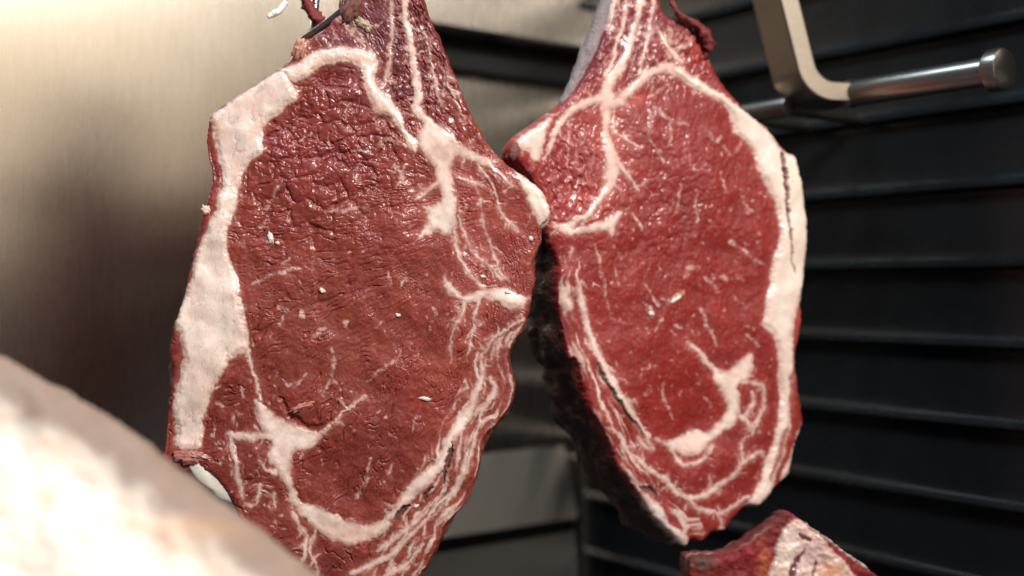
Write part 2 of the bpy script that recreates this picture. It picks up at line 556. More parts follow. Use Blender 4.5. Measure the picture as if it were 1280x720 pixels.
    c0 = np.tile(c0, (rows + 1, 1))
    cr = spec['crust'](A, tv * T, sd)
    w = sstep(0.0, spec.get('crust_from', 0.10), tv + 0.03 * fbm(A / 0.006, tv * T / 0.006, sd + 41, 2))[:, None]
    if 'crust_fn' in spec: w = w * spec['crust_fn'](np.tile(Vl, rows + 1))[:, None]
    sc = c0 * (1 - w) + cr * w
    so = quad_mesh('side_crust', SV, sq, M_CRUST, off, sc)
    finish(so, parent, spec.get('crust_label'))
    # back cap
    last = SV[-m:]; cen = last.mean(0) - n * 0.004
    cap = np.concatenate([last, (last + cen) / 2, cen[None]])
    f = [(int(x), int(x + m), int(y + m), int(y)) for x, y in zip(i, j)] + [(int(x + m), 2 * m, int(y + m)) for x, y in zip(i, j)]
    bo = mesh_obj('back_face', cap, f, M_CRUST, parent)
    a_ = bo.data.color_attributes.new('Col', 'FLOAT_COLOR', 'POINT')
    c4 = np.ones((len(cap), 4), np.float32); c4[:, :3] = S(120, 50, 45)
    a_.data.foreach_set('color', c4.ravel())
    spec['P'] = P; spec['us'] = us; spec['vs'] = vs_; spec['n'] = n; spec['k'] = k
    return spec

def on_face(spec, u, v):
    i = int(np.clip(np.searchsorted(spec['us'], u), 0, len(spec['us']) - 1)); j = int(np.clip(np.searchsorted(spec['vs'], v), 0, len(spec['vs']) - 1))
    return spec['P'][j, i]

def blobs(U, V, base, lst):
    for (u, v, ru, rv, c, s) in lst:
        w = np.exp(-(((U - u) / ru) ** 2 + ((V - v) / rv) ** 2))[..., None] * s
        base = base * (1 - w) + np.array(c) * w
    return base

def rand_flecks(f, rng, n, region, ang, spread, lmin, lmax, wmin, wmax, curl=0.5):
    x0, y0, x1, y1 = region
    for _ in range(n):
        x = rng.uniform(x0, x1); y = rng.uniform(y0, y1)
        a = ang(x, y) if callable(ang) else ang
        a += rng.normal(0, spread)
        L = rng.uniform(lmin, lmax) * rng.uniform(0.4, 1.0); w = rng.uniform(wmin, wmax)
        p = [(x, y, 0.2)]
        ns = 4
        for s in range(ns):
            a += rng.normal(0, curl)
            x += math.cos(a) * L / ns; y += math.sin(a) * L / ns
            p.append((x, y, w * (1 - abs((s + 1) / ns - 0.5)) if s < ns - 1 else 0.1))
        f.stroke(p, smooth=False, pad=6)

def seg_dist_angle(pts):
    P = np.array(pts, float)
    def fn(x, y):
        d = np.hypot(P[:-1, 0] / 2 + P[1:, 0] / 2 - x, P[:-1, 1] / 2 + P[1:, 1] / 2 - y)
        i = int(np.argmin(d)); e = P[i + 1] - P[i]
        return math.atan2(e[1], e[0])
    return fn

def fat_layers(U, V, Sc, Ss, Sf, sd):
    """coverage of fat cap, seams and flecks; opac = how strongly the fat hides the red under it"""
    nA = fbm(U / 11, V / 11, 401 + sd, 3); nB = fbm(U / 4, V / 4, 403 + sd, 2); nC = fbm(U / 26, V / 26, 405 + sd, 2)
    f_cap = sstep(-1.8, 2.2, Sc + 0.9 * nB)
    soft = 1.6 + 2.2 * np.clip(nC + 0.25, 0, 1)
    sS = Ss + 1.3 * nA + 0.9 * nB
    f_seam = sstep(-soft, soft, sS)
    f_fl = sstep(-1.4, 1.4, Sf + 1.0 * nB + 0.7 * nA) * (0.25 + 0.75 * sstep(-0.35, 0.15, fbm(U / 7, V / 7, 407 + sd, 2)))
    fat = np.clip(np.maximum(np.maximum(f_cap, f_seam), 0.8 * f_fl), 0, 1)
    deep = sstep(-1, 7, sS)
    o_seam = f_seam * (0.62 + 0.33 * deep + 0.22 * nA)
    o_fl = f_fl * (0.40 + 0.40 * nA + 0.2 * nC)
    o_cap = f_cap * (0.90 + 0.08 * nA)
    opac = np.clip(np.maximum(np.maximum(o_cap, o_seam), o_fl), 0, 1)
    return f_cap, f_seam, f_fl, fat, opac

# colours of raw meat and fat
LEAN = np.array([0.245, 0.042, 0.028])
LEAN_DK = np.array([0.165, 0.025, 0.022])
LEAN_BR = np.array([0.220, 0.050, 0.033])
LEAN_PU = np.array([0.115, 0.026, 0.038])
LEAN_BRT = np.array([0.34, 0.042, 0.030])
FATC = np.array([0.80, 0.66, 0.58])
FAT_PK = np.array([0.70, 0.45, 0.37])
FAT_CR = np.array([0.78, 0.68, 0.55])

def fat_colour(U, V, n2, n3):
    fc = FATC * (1 + 0.06 * n2 + 0.03 * n3)[..., None]
    w = np.clip(0.25 + 0.75 * fbm(U / 26, V / 55, 611, 3), 0, 1)[..., None]
    fc = fc * (1 - 0.6 * w) + FAT_PK * 0.6 * w
    w = np.clip(0.15 + 0.9 * fbm(U / 18, V / 40, 613, 3), 0, 1)[..., None]
    return fc * (1 - 0.5 * w) + FAT_CR * 0.5 * w

# ------------------------------------------------------------------ LEFT STEAK
L_OUT = [(530, 0), (542, 33), (563, 78), (582, 127), (597, 157), (617, 187), (637, 207), (660, 223), (677, 237), (687, 258), (686, 271),
         (675, 284), (678, 300), (668, 322), (667, 340), (670, 350), (664, 380), (660, 397), (652, 417), (641, 433), (637, 448), (640, 463),
         (646, 483), (640, 506), (622, 532), (607, 547), (602, 576), (595, 603), (580, 634), (557, 657), (552, 673), (543, 693), (527, 720),
         (505, 750), (470, 775), (420, 780), (370, 765), (335, 725), (303, 660), (287, 625), (266, 597), (252, 590), (222, 588), (203, 577), (204, 563),
         (207, 541), (208, 518), (211, 490), (214, 463), (211, 440), (217, 405), (231, 362), (240, 323), (248, 293), (254, 262), (262, 238),
         (265, 220), (259, 190), (258, 168), (264, 143), (290, 123), (327, 100), (346, 87), (362, 74), (367, 58), (376, 50), (388, 47), (403, 37),
         (418, 22), (427, 10), (431, -20), (436, -60), (480, -66), (527, -60)]

def paint_left(U, V, Uw, Vw, out, field, sd):
    rng = np.random.default_rng(5)
    cap = field()
    cap.poly([(347, 89), (327, 100), (290, 123), (264, 145), (266, 165), (270, 190), (276, 215), (276, 237), (266, 268), (253, 297), (244, 320), (238, 345), (229, 366), (219, 400),
              (226, 420), (229, 445), (227, 462), (219, 490), (217, 518), (219, 541), (220, 559), (248, 561), (252, 545), (253, 528), (259, 508), (269, 482), (284, 459),
              (291, 446), (309, 441), (315, 450), (310, 420), (303, 380), (298, 353), (290, 330), (285, 310), (285, 292), (290, 273), (297, 259), (298, 240), (299, 230), (305, 213),
              (313, 200), (327, 193), (328, 177), (328, 163), (337, 150), (357, 133), (370, 123), (368, 110), (363, 101), (357, 92)])
    cap.stroke([(310, 441, 3.5), (316, 462, 2.2), (322, 483, 1.6), (326, 500, 2.5)])
    # fold along the top and ribbon down the middle
    cap.poly([(350, 87), (377, 77), (397, 63), (420, 60), (450, 60), (467, 67), (473, 80), (470, 98), (475, 110), (490, 125), (503, 145), (510, 165), (522, 178), (520, 190), (508, 181),
              (500, 163), (486, 148), (470, 139), (458, 116), (451, 95), (447, 82), (423, 78), (397, 86), (380, 100), (363, 103), (355, 95)])
    seam = field(); seam.grow = 1.0
    # stripe up the neck, star in the middle
    seam.stroke([(506, -40, 4), (505, 7, 4.5), (510, 33, 4.5), (517, 83, 5), (523, 115, 5.5), (522, 138, 6), (540, 158, 7), (557, 174, 11)])
    seam.poly([(522, 178), (540, 205), (546, 222), (550, 247), (540, 256), (527, 258), (534, 270), (531, 285), (520, 301), (537, 292), (548, 286), (556, 292), (564, 291), (571, 273), (572, 250), (566, 230),
               (565, 210), (572, 195), (590, 196), (606, 203), (625, 215), (604, 197), (581, 184), (560, 172), (545, 158), (530, 150), (524, 165)])
    seam.stroke([(560, 182, 8), (580, 190, 6), (603, 201, 4), (625, 217, 2.5), (640, 232, 1.5)])
    seam.stroke([(547, 228, 3), (534, 240, 1.6), (519, 248, 0.8)])
    seam.stroke([(568, 285, 3), (573, 322, 2.2), (589, 343, 2.0), (605, 361, 2.6)])
    seam.stroke([(573, 273, 2), (590, 312, 1.2), (613, 334, 1.2), (628, 350, 1)])
    seam.stroke([(600, 250, 0.6), (604, 280, 1.4), (617, 317, 1.4), (628, 347, 1.0)])
    seam.stroke([(597, 205, 1.5), (618, 240, 1.4), (630, 270, 1.4), (650, 290, 0.8)])
    seam.stroke([(570, 222, 2.0), (590, 226, 1.6), (604, 232, 0.8)])
    seam.stroke([(486, -20, 1.4), (490, 40, 1.6), (484, 84, 1.8), (479, 112, 1)]); seam.stroke([(530, 40, 1.2), (537, 70, 1.8), (545, 104, 1.4), (552, 132, 0.8)]); seam.stroke([(556, 90, 0.8), (566, 120, 1.6), (580, 150, 1.0)])
    # band on the right
    seam.poly([(556, 342), (562, 352), (576, 366), (594, 365), (612, 361), (632, 362), (652, 370), (662, 375), (652, 384), (632, 383), (612, 374), (592, 377), (580, 377), (570, 371), (558, 364)])
    seam.stroke([(580, 372, 3), (577, 393, 2.2), (567, 413, 1.6), (562, 453, 0.8)])
    seam.stroke([(600, 372, 2), (592, 400, 1.5), (590, 420, 1.2), (584, 452, 0.6)])
    seam.stroke([(655, 398, 1.2), (632, 412, 2.2), (616, 424, 2.2), (606, 444, 1.2)])
    # knob
    seam.poly([(643, 218), (660, 222), (678, 236), (690, 258), (688, 272), (676, 282), (668, 270), (663, 256), (655, 240)])
    # long band lower right, into the curved band at the bottom
    seam.stroke([(603, 444, 1.5), (602, 470, 4.0), (590, 505, 5.5), (571, 536, 7.5), (558, 563, 7), (543, 588, 7.5), (520, 608, 8.5), (498, 635, 5.5), (484, 651, 4)])
    seam.poly([(484, 650), (470, 654), (454, 656), (423, 646), (400, 634), (373, 625), (366, 606), (364, 586), (369, 568), (388, 560), (401, 543), (369, 533), (342, 518), (320, 500), (318, 512), (326, 533), (338, 548),
               (338, 560), (334, 572), (346, 588), (358, 611), (362, 625), (374, 640), (392, 662), (415, 676), (443, 681), (474, 670), (488, 658)])
    seam.stroke([(352, 546, 8), (334, 544, 5.5), (312, 545, 4.5), (287, 544, 3.5)])
    seam.stroke([(289, 545, 4), (293, 570, 3.0), (297, 595, 3.2), (304, 622, 1.5)])
    seam.stroke([(402, 540, 2), (418, 527, 1.6), (437, 508, 2.2), (455, 496, 0.8)])
    seam.stroke([(345, 590, 3), (334, 585, 2.0), (326, 578, 1.0)])
    seam.stroke([(327, 605, 3), (324, 618, 3), (317, 631, 2), (305, 628, 1)])
    seam.stroke([(342, 618, 2), (343, 634, 1.6)])
    seam.stroke([(366, 640, 3.5), (373, 655, 3.0), (381, 668, 2.5), (382, 684, 2.8), (377, 705, 2.0), (365, 720, 1.5)])
    seam.stroke([(392, 664, 2.5), (388, 690, 2), (397, 712, 1.5), (392, 735, 1.5)])
    seam.stroke([(295, 640, 2.5), (305, 665, 3), (330, 700, 3), (350, 725, 2)])
    # streaky fibre bundles between the long band and the rim
    seam.grow = 0.0
    guide = [(640, 395), (628, 450), (618, 500), (598, 540), (580, 590), (555, 635), (515, 690), (470, 735)]
    ga = seg_dist_angle(guide)
    side = sstep(395, 440, V) * sstep(0, 10, (U - 600) + (V - 440) * 0.52 + 6) * sstep(1, 5, out)
    stz = vnoise((out + 5 * fbm(U / 30, V / 30, 81, 2)) / 6.5, (V - 0.5 * U) / 48, 83) + 0.25 * (vnoise((out + 2 * fbm(U / 12, V / 12, 82, 2)) / 3.2, (V - 0.5 * U) / 30, 85) - 0.5)
    seam.S = np.maximum(seam.S, np.where(side > 0.4, (stz - 0.635) * 15, -60))
    for _ in range(8):
        tt_ = rng.uniform(0, 1)
        s = tt_ * (len(guide) - 1); i = min(int(s), len(guide) - 2); fr = s - i
        gx0 = guide[i][0] + (guide[i + 1][0] - guide[i][0]) * fr; gy0 = guide[i][1] + (guide[i + 1][1] - guide[i][1]) * fr
        offx = rng.uniform(-16, 20)
        rand_flecks(seam, rng, 1, (gx0 + offx - 4, gy0 - 6, gx0 + offx + 4, gy0 + 6), ga, 0.14, 16, 44, 0.7, 2.6, 0.14)
    for p in [[(470, 690, 3), (500, 668, 4), (525, 645, 3), (548, 622, 1.5)], [(440, 715, 3), (478, 700, 4.5), (510, 672, 3), (540, 640, 2), (560, 600, 1.5)],
              [(455, 735, 3), (500, 712, 3.5), (530, 680, 2)], [(585, 560, 2), (575, 600, 4.5), (556, 632, 3)], [(600, 520, 1), (590, 560, 3), (583, 590, 2)],
              [(612, 470, 2), (618, 490, 4), (604, 512, 3), (595, 540, 2)]]:
        seam.stroke(p)
    # hand placed flecks
    fl = field()
    for p in [[(313, 357, .8), (333, 345, 1.8), (353, 341, 2), (377, 335, 1.4)], [(352, 331, 1.5), (362, 324, 3)], [(410, 266, 1.5), (430, 262, 3), (457, 261, 2.2)],
              [(333, 262, 2), (347, 233, 1.2)], [(323, 284, 2), (333, 273, 1.5)], [(348, 384, 2), (357, 388, 3)], [(350, 407, 2), (354, 396, 1)], [(378, 390, 3.2), (378, 396, 3.2)],
              [(392, 423, 1.2), (404, 411, 3)], [(432, 402, 3.2), (431, 407, 2)], [(412, 437, 2.5), (415, 440, 2.5)], [(417, 448, 2.6), (418, 458, 1.6)], [(484, 341, 1.8), (487, 354, 2.5)],
              [(508, 347, 1.4), (502, 358, 2)], [(353, 475, 1), (360, 482, 2), (372, 478, 2), (383, 469, 1.2)], [(416, 450, 2.6), (413, 474, 2), (402, 496, 1.5)], [(412, 474, 1.6), (420, 480, 1.2)],
              [(462, 572, 1.6), (459, 597, 2), (446, 624, 2)], [(490, 583, 1.8), (484, 594, 2.2), (490, 599, 1.2)], [(458, 477, 1.2), (477, 462, 1.8), (501, 444, 1.2)], [(272, 504, 3), (277, 508, 2)], [(291, 521, 3.4), (290, 527, 2)],
              [(301, 482, 1.6), (303, 496, 2)], [(272, 551, 3), (279, 554, 2)], [(267, 530, 1), (268, 555, 1.6), (275, 562, 1)], [(278, 574, 2), (276, 580, 1.5)],
              [(438, 130, 1), (430, 150, 2)], [(390, 167, 1.6), (373, 177, 1.6)], [(463, 190, 2.4), (443, 187, 2)], [(467, 147, 1), (472, 164, 1.8)], [(472, 182, 2.4), (486, 175, 3.5), (506, 182, 2.5)],
              [(503, 212, 3), (502, 227, 2.4)], [(502, 215, 2), (490, 208, 1)], [(503, 222, 2), (493, 236, 1)], [(570, 395, 1), (556, 410, 1)], [(470, 410, 1.2), (476, 403, 1.8)], [(497, 549, 1.4), (488, 546, 2)],
              [(520, 520, 1), (516, 540, 1.8)], [(408, 112, 2), (414, 118, 1)], [(520, 60, 1), (534, 45, 1.5), (538, 66, 1)], [(537, 60, 1.5), (541, 95, 1), (536, 120, 1)], [(553, 85, 1), (556, 120, 1.5)],
              [(487, 90, 1.5), (480, 110, 1)], [(496, 45, 1), (490, 75, 1.2)], [(418, 45, 2.5), (410, 58, 1.5)], [(425, 24, 5), (435, 30, 6), (446, 44, 5), (456, 55, 4), (462, 64, 3)]]:
        fl.stroke(p)
    rand_flecks(fl, rng, 130, (300, 300, 600, 640), lambda x, y: -0.9, 0.9, 2, 9, 0.4, 1.4, 0.6)
    rand_flecks(fl, rng, 40, (300, 120, 500, 330), 1.2, 1.0, 3, 12, 0.5, 1.3)
    rand_flecks(fl, rng, 60, (255, 460, 360, 720), 1.3, 0.5, 4, 16, 0.6, 1.8)
    rand_flecks(fl, rng, 40, (300, 560, 520, 770), 0.9, 0.9, 5, 20, 0.7, 2.2)
    rand_flecks(fl, rng, 70, (560, 200, 665, 440), 1.0, 0.5, 5, 22, 0.5, 1.4, 0.3)
    rand_flecks(fl, rng, 70, (470, -40, 620, 215), 1.25, 0.35, 5, 22, 0.4, 1.3, 0.3)
    f_cap, f_seam, f_fl, fat, opac = fat_layers(U, V, cap.S, seam.S, fl.S, 0)
    Sall = np.maximum(cap.S, seam.S)
    # ---- muscles
    n1 = fbm(U / 40, V / 40, 21, 4); n2 = fbm(U / 9, V / 9, 23, 4); n3 = fbm(U / 3, V / 3, 25, 3)
    th = math.radians(62)
    al = U * math.cos(th) + V * math.sin(th); ac = -U * math.sin(th) + V * math.cos(th)
    tf = np.arctan2(V - 250, U - 700); rf = np.hypot(U - 700, V - 250)
    fib = vnoise(tf * 70 + 1.6 * fbm(U / 35, V / 35, 28, 2) + 0.5 * n2, rf / 20, 27) * 2 - 1
    hue = fbm(U / 75, V / 75, 29, 3)
    lean = LEAN * (1 + 0.24 * n1 + 0.16 * n2 + 0.24 * n3 + 0.24 * fib)[..., None]
    hp = np.clip(hue * 1.3, 0, 1)[..., None]; hb = np.clip(-hue * 1.3, 0, 1)[..., None]
    lean = lean * (1 - 0.55 * hp) + np.array([0.185, 0.026, 0.030]) * (1 + 0.2 * n2)[..., None] * 0.55 * hp
    lean = lean * (1 - 0.5 * hb) + np.array([0.265, 0.062, 0.036]) * (1 + 0.2 * n2)[..., None] * 0.5 * hb
    lean = blobs(U, V, lean, [(400, 190, 110, 90, (0.225, 0.036, 0.036), 0.55), (610, 300, 45, 80, (0.31, 0.060, 0.052), 0.5), (450, 575, 70, 60, (0.175, 0.028, 0.022), 0.6), (500, 60, 70, 75, LEAN_PU, 0.85), (470, 20, 30, 40, LEAN_PU, 0.7), (560, 130, 35, 60, LEAN_DK, 0.45), (400, 400, 120, 110, LEAN_BR, 0.45), (300, 560, 50, 90, LEAN_DK, 0.75),  # first blob paints the upper eye's bluish reflections in as purple
                              (380, 710, 100, 50, LEAN_DK, 0.8), (450, 570, 60, 60, LEAN_DK, 0.35), (420, 55, 30, 18, LEAN_PU, 0.7), (640, 440, 16, 60, LEAN_PU, 0.6), (620, 260, 40, 50, LEAN_BRT, 0.25),
                              (560, 470, 60, 60, LEAN_BRT, 0.22), (525, 502, 9, 6, LEAN_BRT, 0.9), (535, 165, 14, 12, (0.5, 0.16, 0.13), 0.6)])
    lean = lean * np.array([0.86, 0.80, 0.78])
    veil = sstep(-9, 0, Sall) * (0.25 + 0.35 * fbm(U / 7, V / 7, 33, 3))
    mott = sstep(0.10, 0.65, fbm(U / 2.8, V / 3.6, 35, 3)) * 0.27 * (0.5 + 0.5 * sstep(-.4, .4, n1))
    star = np.exp(-(((U - 560) / 22) ** 2 + ((V - 225) / 65) ** 2)) * 0.32 * (0.7 + 0.6 * fbm(U / 10, V / 10, 37, 3)) + np.exp(-(((U - 590) / 30) ** 2 + ((V - 365) / 22) ** 2)) * 0.2
    wv = np.clip(np.clip(veil, 0, 1) + mott + star, 0, 0.8)[..., None]
    lean = lean * (1 - wv) + np.array([0.42, 0.13, 0.10]) * wv
    fc = fat_colour(U, V, n2, n3)
    fc = blobs(U, V, fc, [(440, 70, 60, 16, FAT_PK, 0.55), (480, 125, 25, 35, FAT_PK, 0.5), (272, 165, 10, 12, (0.55, 0.33, 0.17), 0.7), (268, 155, 6, 6, (0.30, 0.13, 0.06), 0.6), (430, 665, 50, 16, FAT_PK, 0.75),
                          (670, 250, 18, 25, FAT_CR, 0.8), (275, 340, 30, 120, FAT_CR, 0.3), (560, 200, 40, 40, FAT_PK, 0.5), (620, 372, 40, 10, FAT_CR, 0.5)])
    n1s = fbm(U / 34, V / 60, 43, 2)
    pe = (1 - sstep(0, 9, Sall + 1.5 * n2))[..., None] * 0.55
    fc = fc * (1 - pe) + np.array([0.70, 0.43, 0.35]) * pe
    lines = sstep(0.70, 1.0, 1 - np.abs(vnoise((U + 0.30 * V) / 10 + 0.4 * n2, V / 75, 41) - 0.5) * 7)
    fc = fc * (1 - 0.14 * lines * f_cap)[..., None]
    dk = field()
    dk.stroke([(566, 556, 1.2), (562, 568, 3.2), (556, 590, 2.4), (554, 604, 1)]); dk.stroke([(512, 632, 1), (500, 641, 3.5), (493, 650, 1.5)]); dk.stroke([(540, 608, 1), (528, 622, 2)])
    fdk = sstep(-1, 1.4, dk.S)[..., None]
    rgb = lean * (1 - opac[..., None]) + fc * opac[..., None]
    rgb = rgb * (1 - fdk) + np.array([0.13, 0.075, 0.062]) * fdk
    # red-brown dried strip along the left rim
    rim = np.clip(1 - sstep(2, 6, out), 0, 1) * (1 - f_cap) * (U < 300) * (V > 150)
    rgb = rgb * (1 - 0.8 * rim[..., None]) + np.array([0.20, 0.035, 0.028]) * 0.8 * rim[..., None]
    # ---- relief
    ns = fbm(U / 14, V / 14, 52, 2)
    h = 6.0 * fbm(U / 120, V / 120, 51, 2) + 2.4 * fbm(U / 40, V / 40, 21, 2)
    eye_up = np.clip(1.6 * np.exp(-(((U - 395) / 105) ** 2 + ((V - 185) / 105) ** 2)), 0, 1)
    wu = U + 9 * fbm(U / 24, V / 24, 53, 3); wvv = V + 9 * fbm(U / 24, V / 24, 55, 3)
    ra, rb = (wu * 0.87 - wvv * 0.5), (wu * 0.5 + wvv * 0.87)
    f1, f2 = worley(ra / 38, rb / 24, 3); big = 1 - np.exp(-(f2 - f1) * 7)
    f1b, f2b = worley(ra / 15 + 3, rb / 10, 5); small = 1 - np.exp(-(f2b - f1b) * 5)
    f1c, f2c = worley((wu + 0.3 * wvv) / 6.5, wvv / 5.0, 7); fine = 1 - np.exp(-(f2c - f1c) * 4)
    leanw = 1 - fat
    patch = sstep(-0.3, 0.4, fbm(U / 28, V / 28, 57, 2))
    pebble = 3.4 * (big - 1) + 1.7 * (small - 1) * (0.4 + 0.6 * patch) + 0.75 * (fine - 1) * patch
    # creases fanning over the eye
    th2 = np.arctan2(V - 250, U - 640)
    rr = np.hypot(U - 640, V - 250)
    wob = fbm(U / 45, V / 45, 61, 2); wob2 = fbm(U / 14, V / 14, 62, 2)
    c1 = np.abs(vnoise(th2 * 24 + 1.5 * wob + 0.25 * wob2, rr / 90, 63) - 0.5) * 2
    c2 = np.abs(vnoise(th2 * 52 + 2.0 * wob + 0.5 * wob2, rr / 42 + wob, 64) - 0.5) * 2
    c3 = np.abs(vnoise(U / 17 + 1.2 * wob + 0.5 * wob2, V / 24 + wob2 * 0.5, 65) - 0.5) * 2
    crease = -2.5 * (1 - sstep(0, 0.10, c1)) * sstep(-.1, .5, fbm(U / 55, V / 55, 69, 2)) - 1.9 * (1 - sstep(0, 0.11, c2)) * sstep(-.15, .4, fbm(U / 45, V / 45, 71, 2))
    eye = sstep(0, 6, -Sall)
    h += leanw * eye * (pebble * (0.05 + 0.95 * eye_up) + crease * (1 - 0.5 * eye_up) + 0.7 * ns + 0.18 * n2 + 0.42 * fib * (1 - 0.6 * eye_up) + 0.30 * fbm(U / 5, V / 5, 58, 2))
    # folds on the neck
    nk = sstep(230, 120, V) * sstep(470, 500, U)
    h += leanw * nk * (-2.5 * (1 - sstep(0, 0.12, np.abs(fbm(ac / 10 + n1, al / 35, 73, 2)))) + 1.6 * ns)
    # fat sits proud, seams have a small groove beside them
    h += 2.6 * sstep(-1, 8, cap.S) + 0.8 * sstep(-2, 7, seam.S) - 1.5 * np.exp(-((Sall + 1.5) / 1.6) ** 2) * sstep(0.0, 0.6, fbm(U / 30, V / 30, 75, 2))
    h += f_cap * (0.35 * ns - 0.5 * lines + 2.0 * n1s)
    h += 0.25 * f_fl * (1 - f_cap)
    h += f_seam * (0.5 * ns)
    # loose overhanging fold edge: eye sunk beneath the top fold
    h += -4.0 * np.exp(-((U - 410) / 60) ** 2 - ((V - 98) / 10) ** 2) * leanw
    h += -5.0 * fdk[..., 0]
    arc_ = field(); arc_.stroke([(350, 500, 2), (368, 524, 4), (390, 537, 4), (415, 528, 3), (440, 506, 2)]); h += -3.0 * sstep(-3, 2, arc_.S) * leanw
    # classes
    eyep = field(); eyep.poly([(365, 100), (450, 80), (460, 120), (505, 175), (548, 235), (520, 300), (560, 345), (590, 372), (600, 445), (560, 550), (500, 640), (430, 650), (366, 600), (400, 545), (330, 505), (300, 380), (285, 300), (300, 230), (330, 160)], pad=5)
    cls = np.full(U.shape, 2)                                      # side muscles
    cls[(eyep.S > 0)] = 1
    cls[(V < 215) & (U > 440) & (eyep.S <= 0)] = 3
    cls[seam.S > 0] = 4
    cls[cap.S > 0] = 5
    wet = np.clip(0.30 + 0.65 * eye_up + 0.5 * nk + 0.5 * n1 + 0.3 * n2, 0, 1) * leanw
    return dict(h=h, col=np.clip(rgb, 0.003, 0.9), cls=cls, fat=fat, wet=wet)

def crust_left(A, z, sd):
    n = fbm(A / 0.02, z / 0.02, sd + 51, 4)[:, None]; f = sstep(0.1, 0.5, fbm(A / 0.03, z / 0.015, sd + 55, 3))[:, None]
    c = np.array([0.16, 0.03, 0.026]) * (1 + 0.5 * n)
    return np.clip(c * (1 - f) + np.array([0.42, 0.26, 0.19]) * f, 0.004, 0.9)

left = empty('rib_steak', tuple(at(440, 700, 0.86)), 'large thick rib steak hanging in front with broad white fat cap on its left', 'steak', 'rib steaks hanging side by side')
a = math.radians(5)
specL = dict(step=0.85, win=(192, -66, 694, 790), seed=101, outline=L_OUT, paint=paint_left, normal=(math.sin(a), -math.cos(a), 0.03), pivot=(440, 360, 0.81), parent=left,
             parts={1: ('eye_muscle', M_LEAN, None), 2: ('cap_muscle', M_LEAN, None), 3: ('neck_muscle', M_LEAN, 'purplish tapering meat at the top'), 4: ('fat_seam', M_FAT, None), 5: ('fat_cap', M_FAT, 'broad creamy white fat cap')},
             thick=0.06, bulge=0.001, taper=0.028, crust=crust_left, crust_from=0.25, round=9, roundk=0.8, jag=0.8)
build_face(specL)

# ------------------------------------------------------------------ RIGHT STEAK
R_OUT = [(826, -40), (828, 0), (832, 18), (848, 24), (868, 32), (884, 46), (888, 70), (897, 93), (913, 113), (921, 124), (940, 143), (960, 160), (976, 180), (985, 190), (997, 197), (1005, 232), (1011, 287), (1007, 337), (1002, 380),
         (1003, 400), (998, 433), (997, 460), (998, 480), (1003, 498), (1006, 529), (999, 549), (992, 572), (988, 594), (976, 604), (961, 623), (949, 634), (934, 633), (922, 646), (906, 664), (894, 664), (880, 677), (866, 674),
         (858, 684), (838, 667), (814, 640), (794, 612), (775, 585), (759, 550), (740, 518), (728, 480), (721, 450), (713, 448), (707, 420), (700, 387), (695, 353), (697, 327), (686, 300), (680, 277), (676, 250), (668, 225), (650, 205), (634, 198), (636, 186),
         (644, 173), (663, 160), (690, 143), (708, 128), (726, 107), (740, 83), (757, 43), (768, 10), (775, -40), (800, -46)]

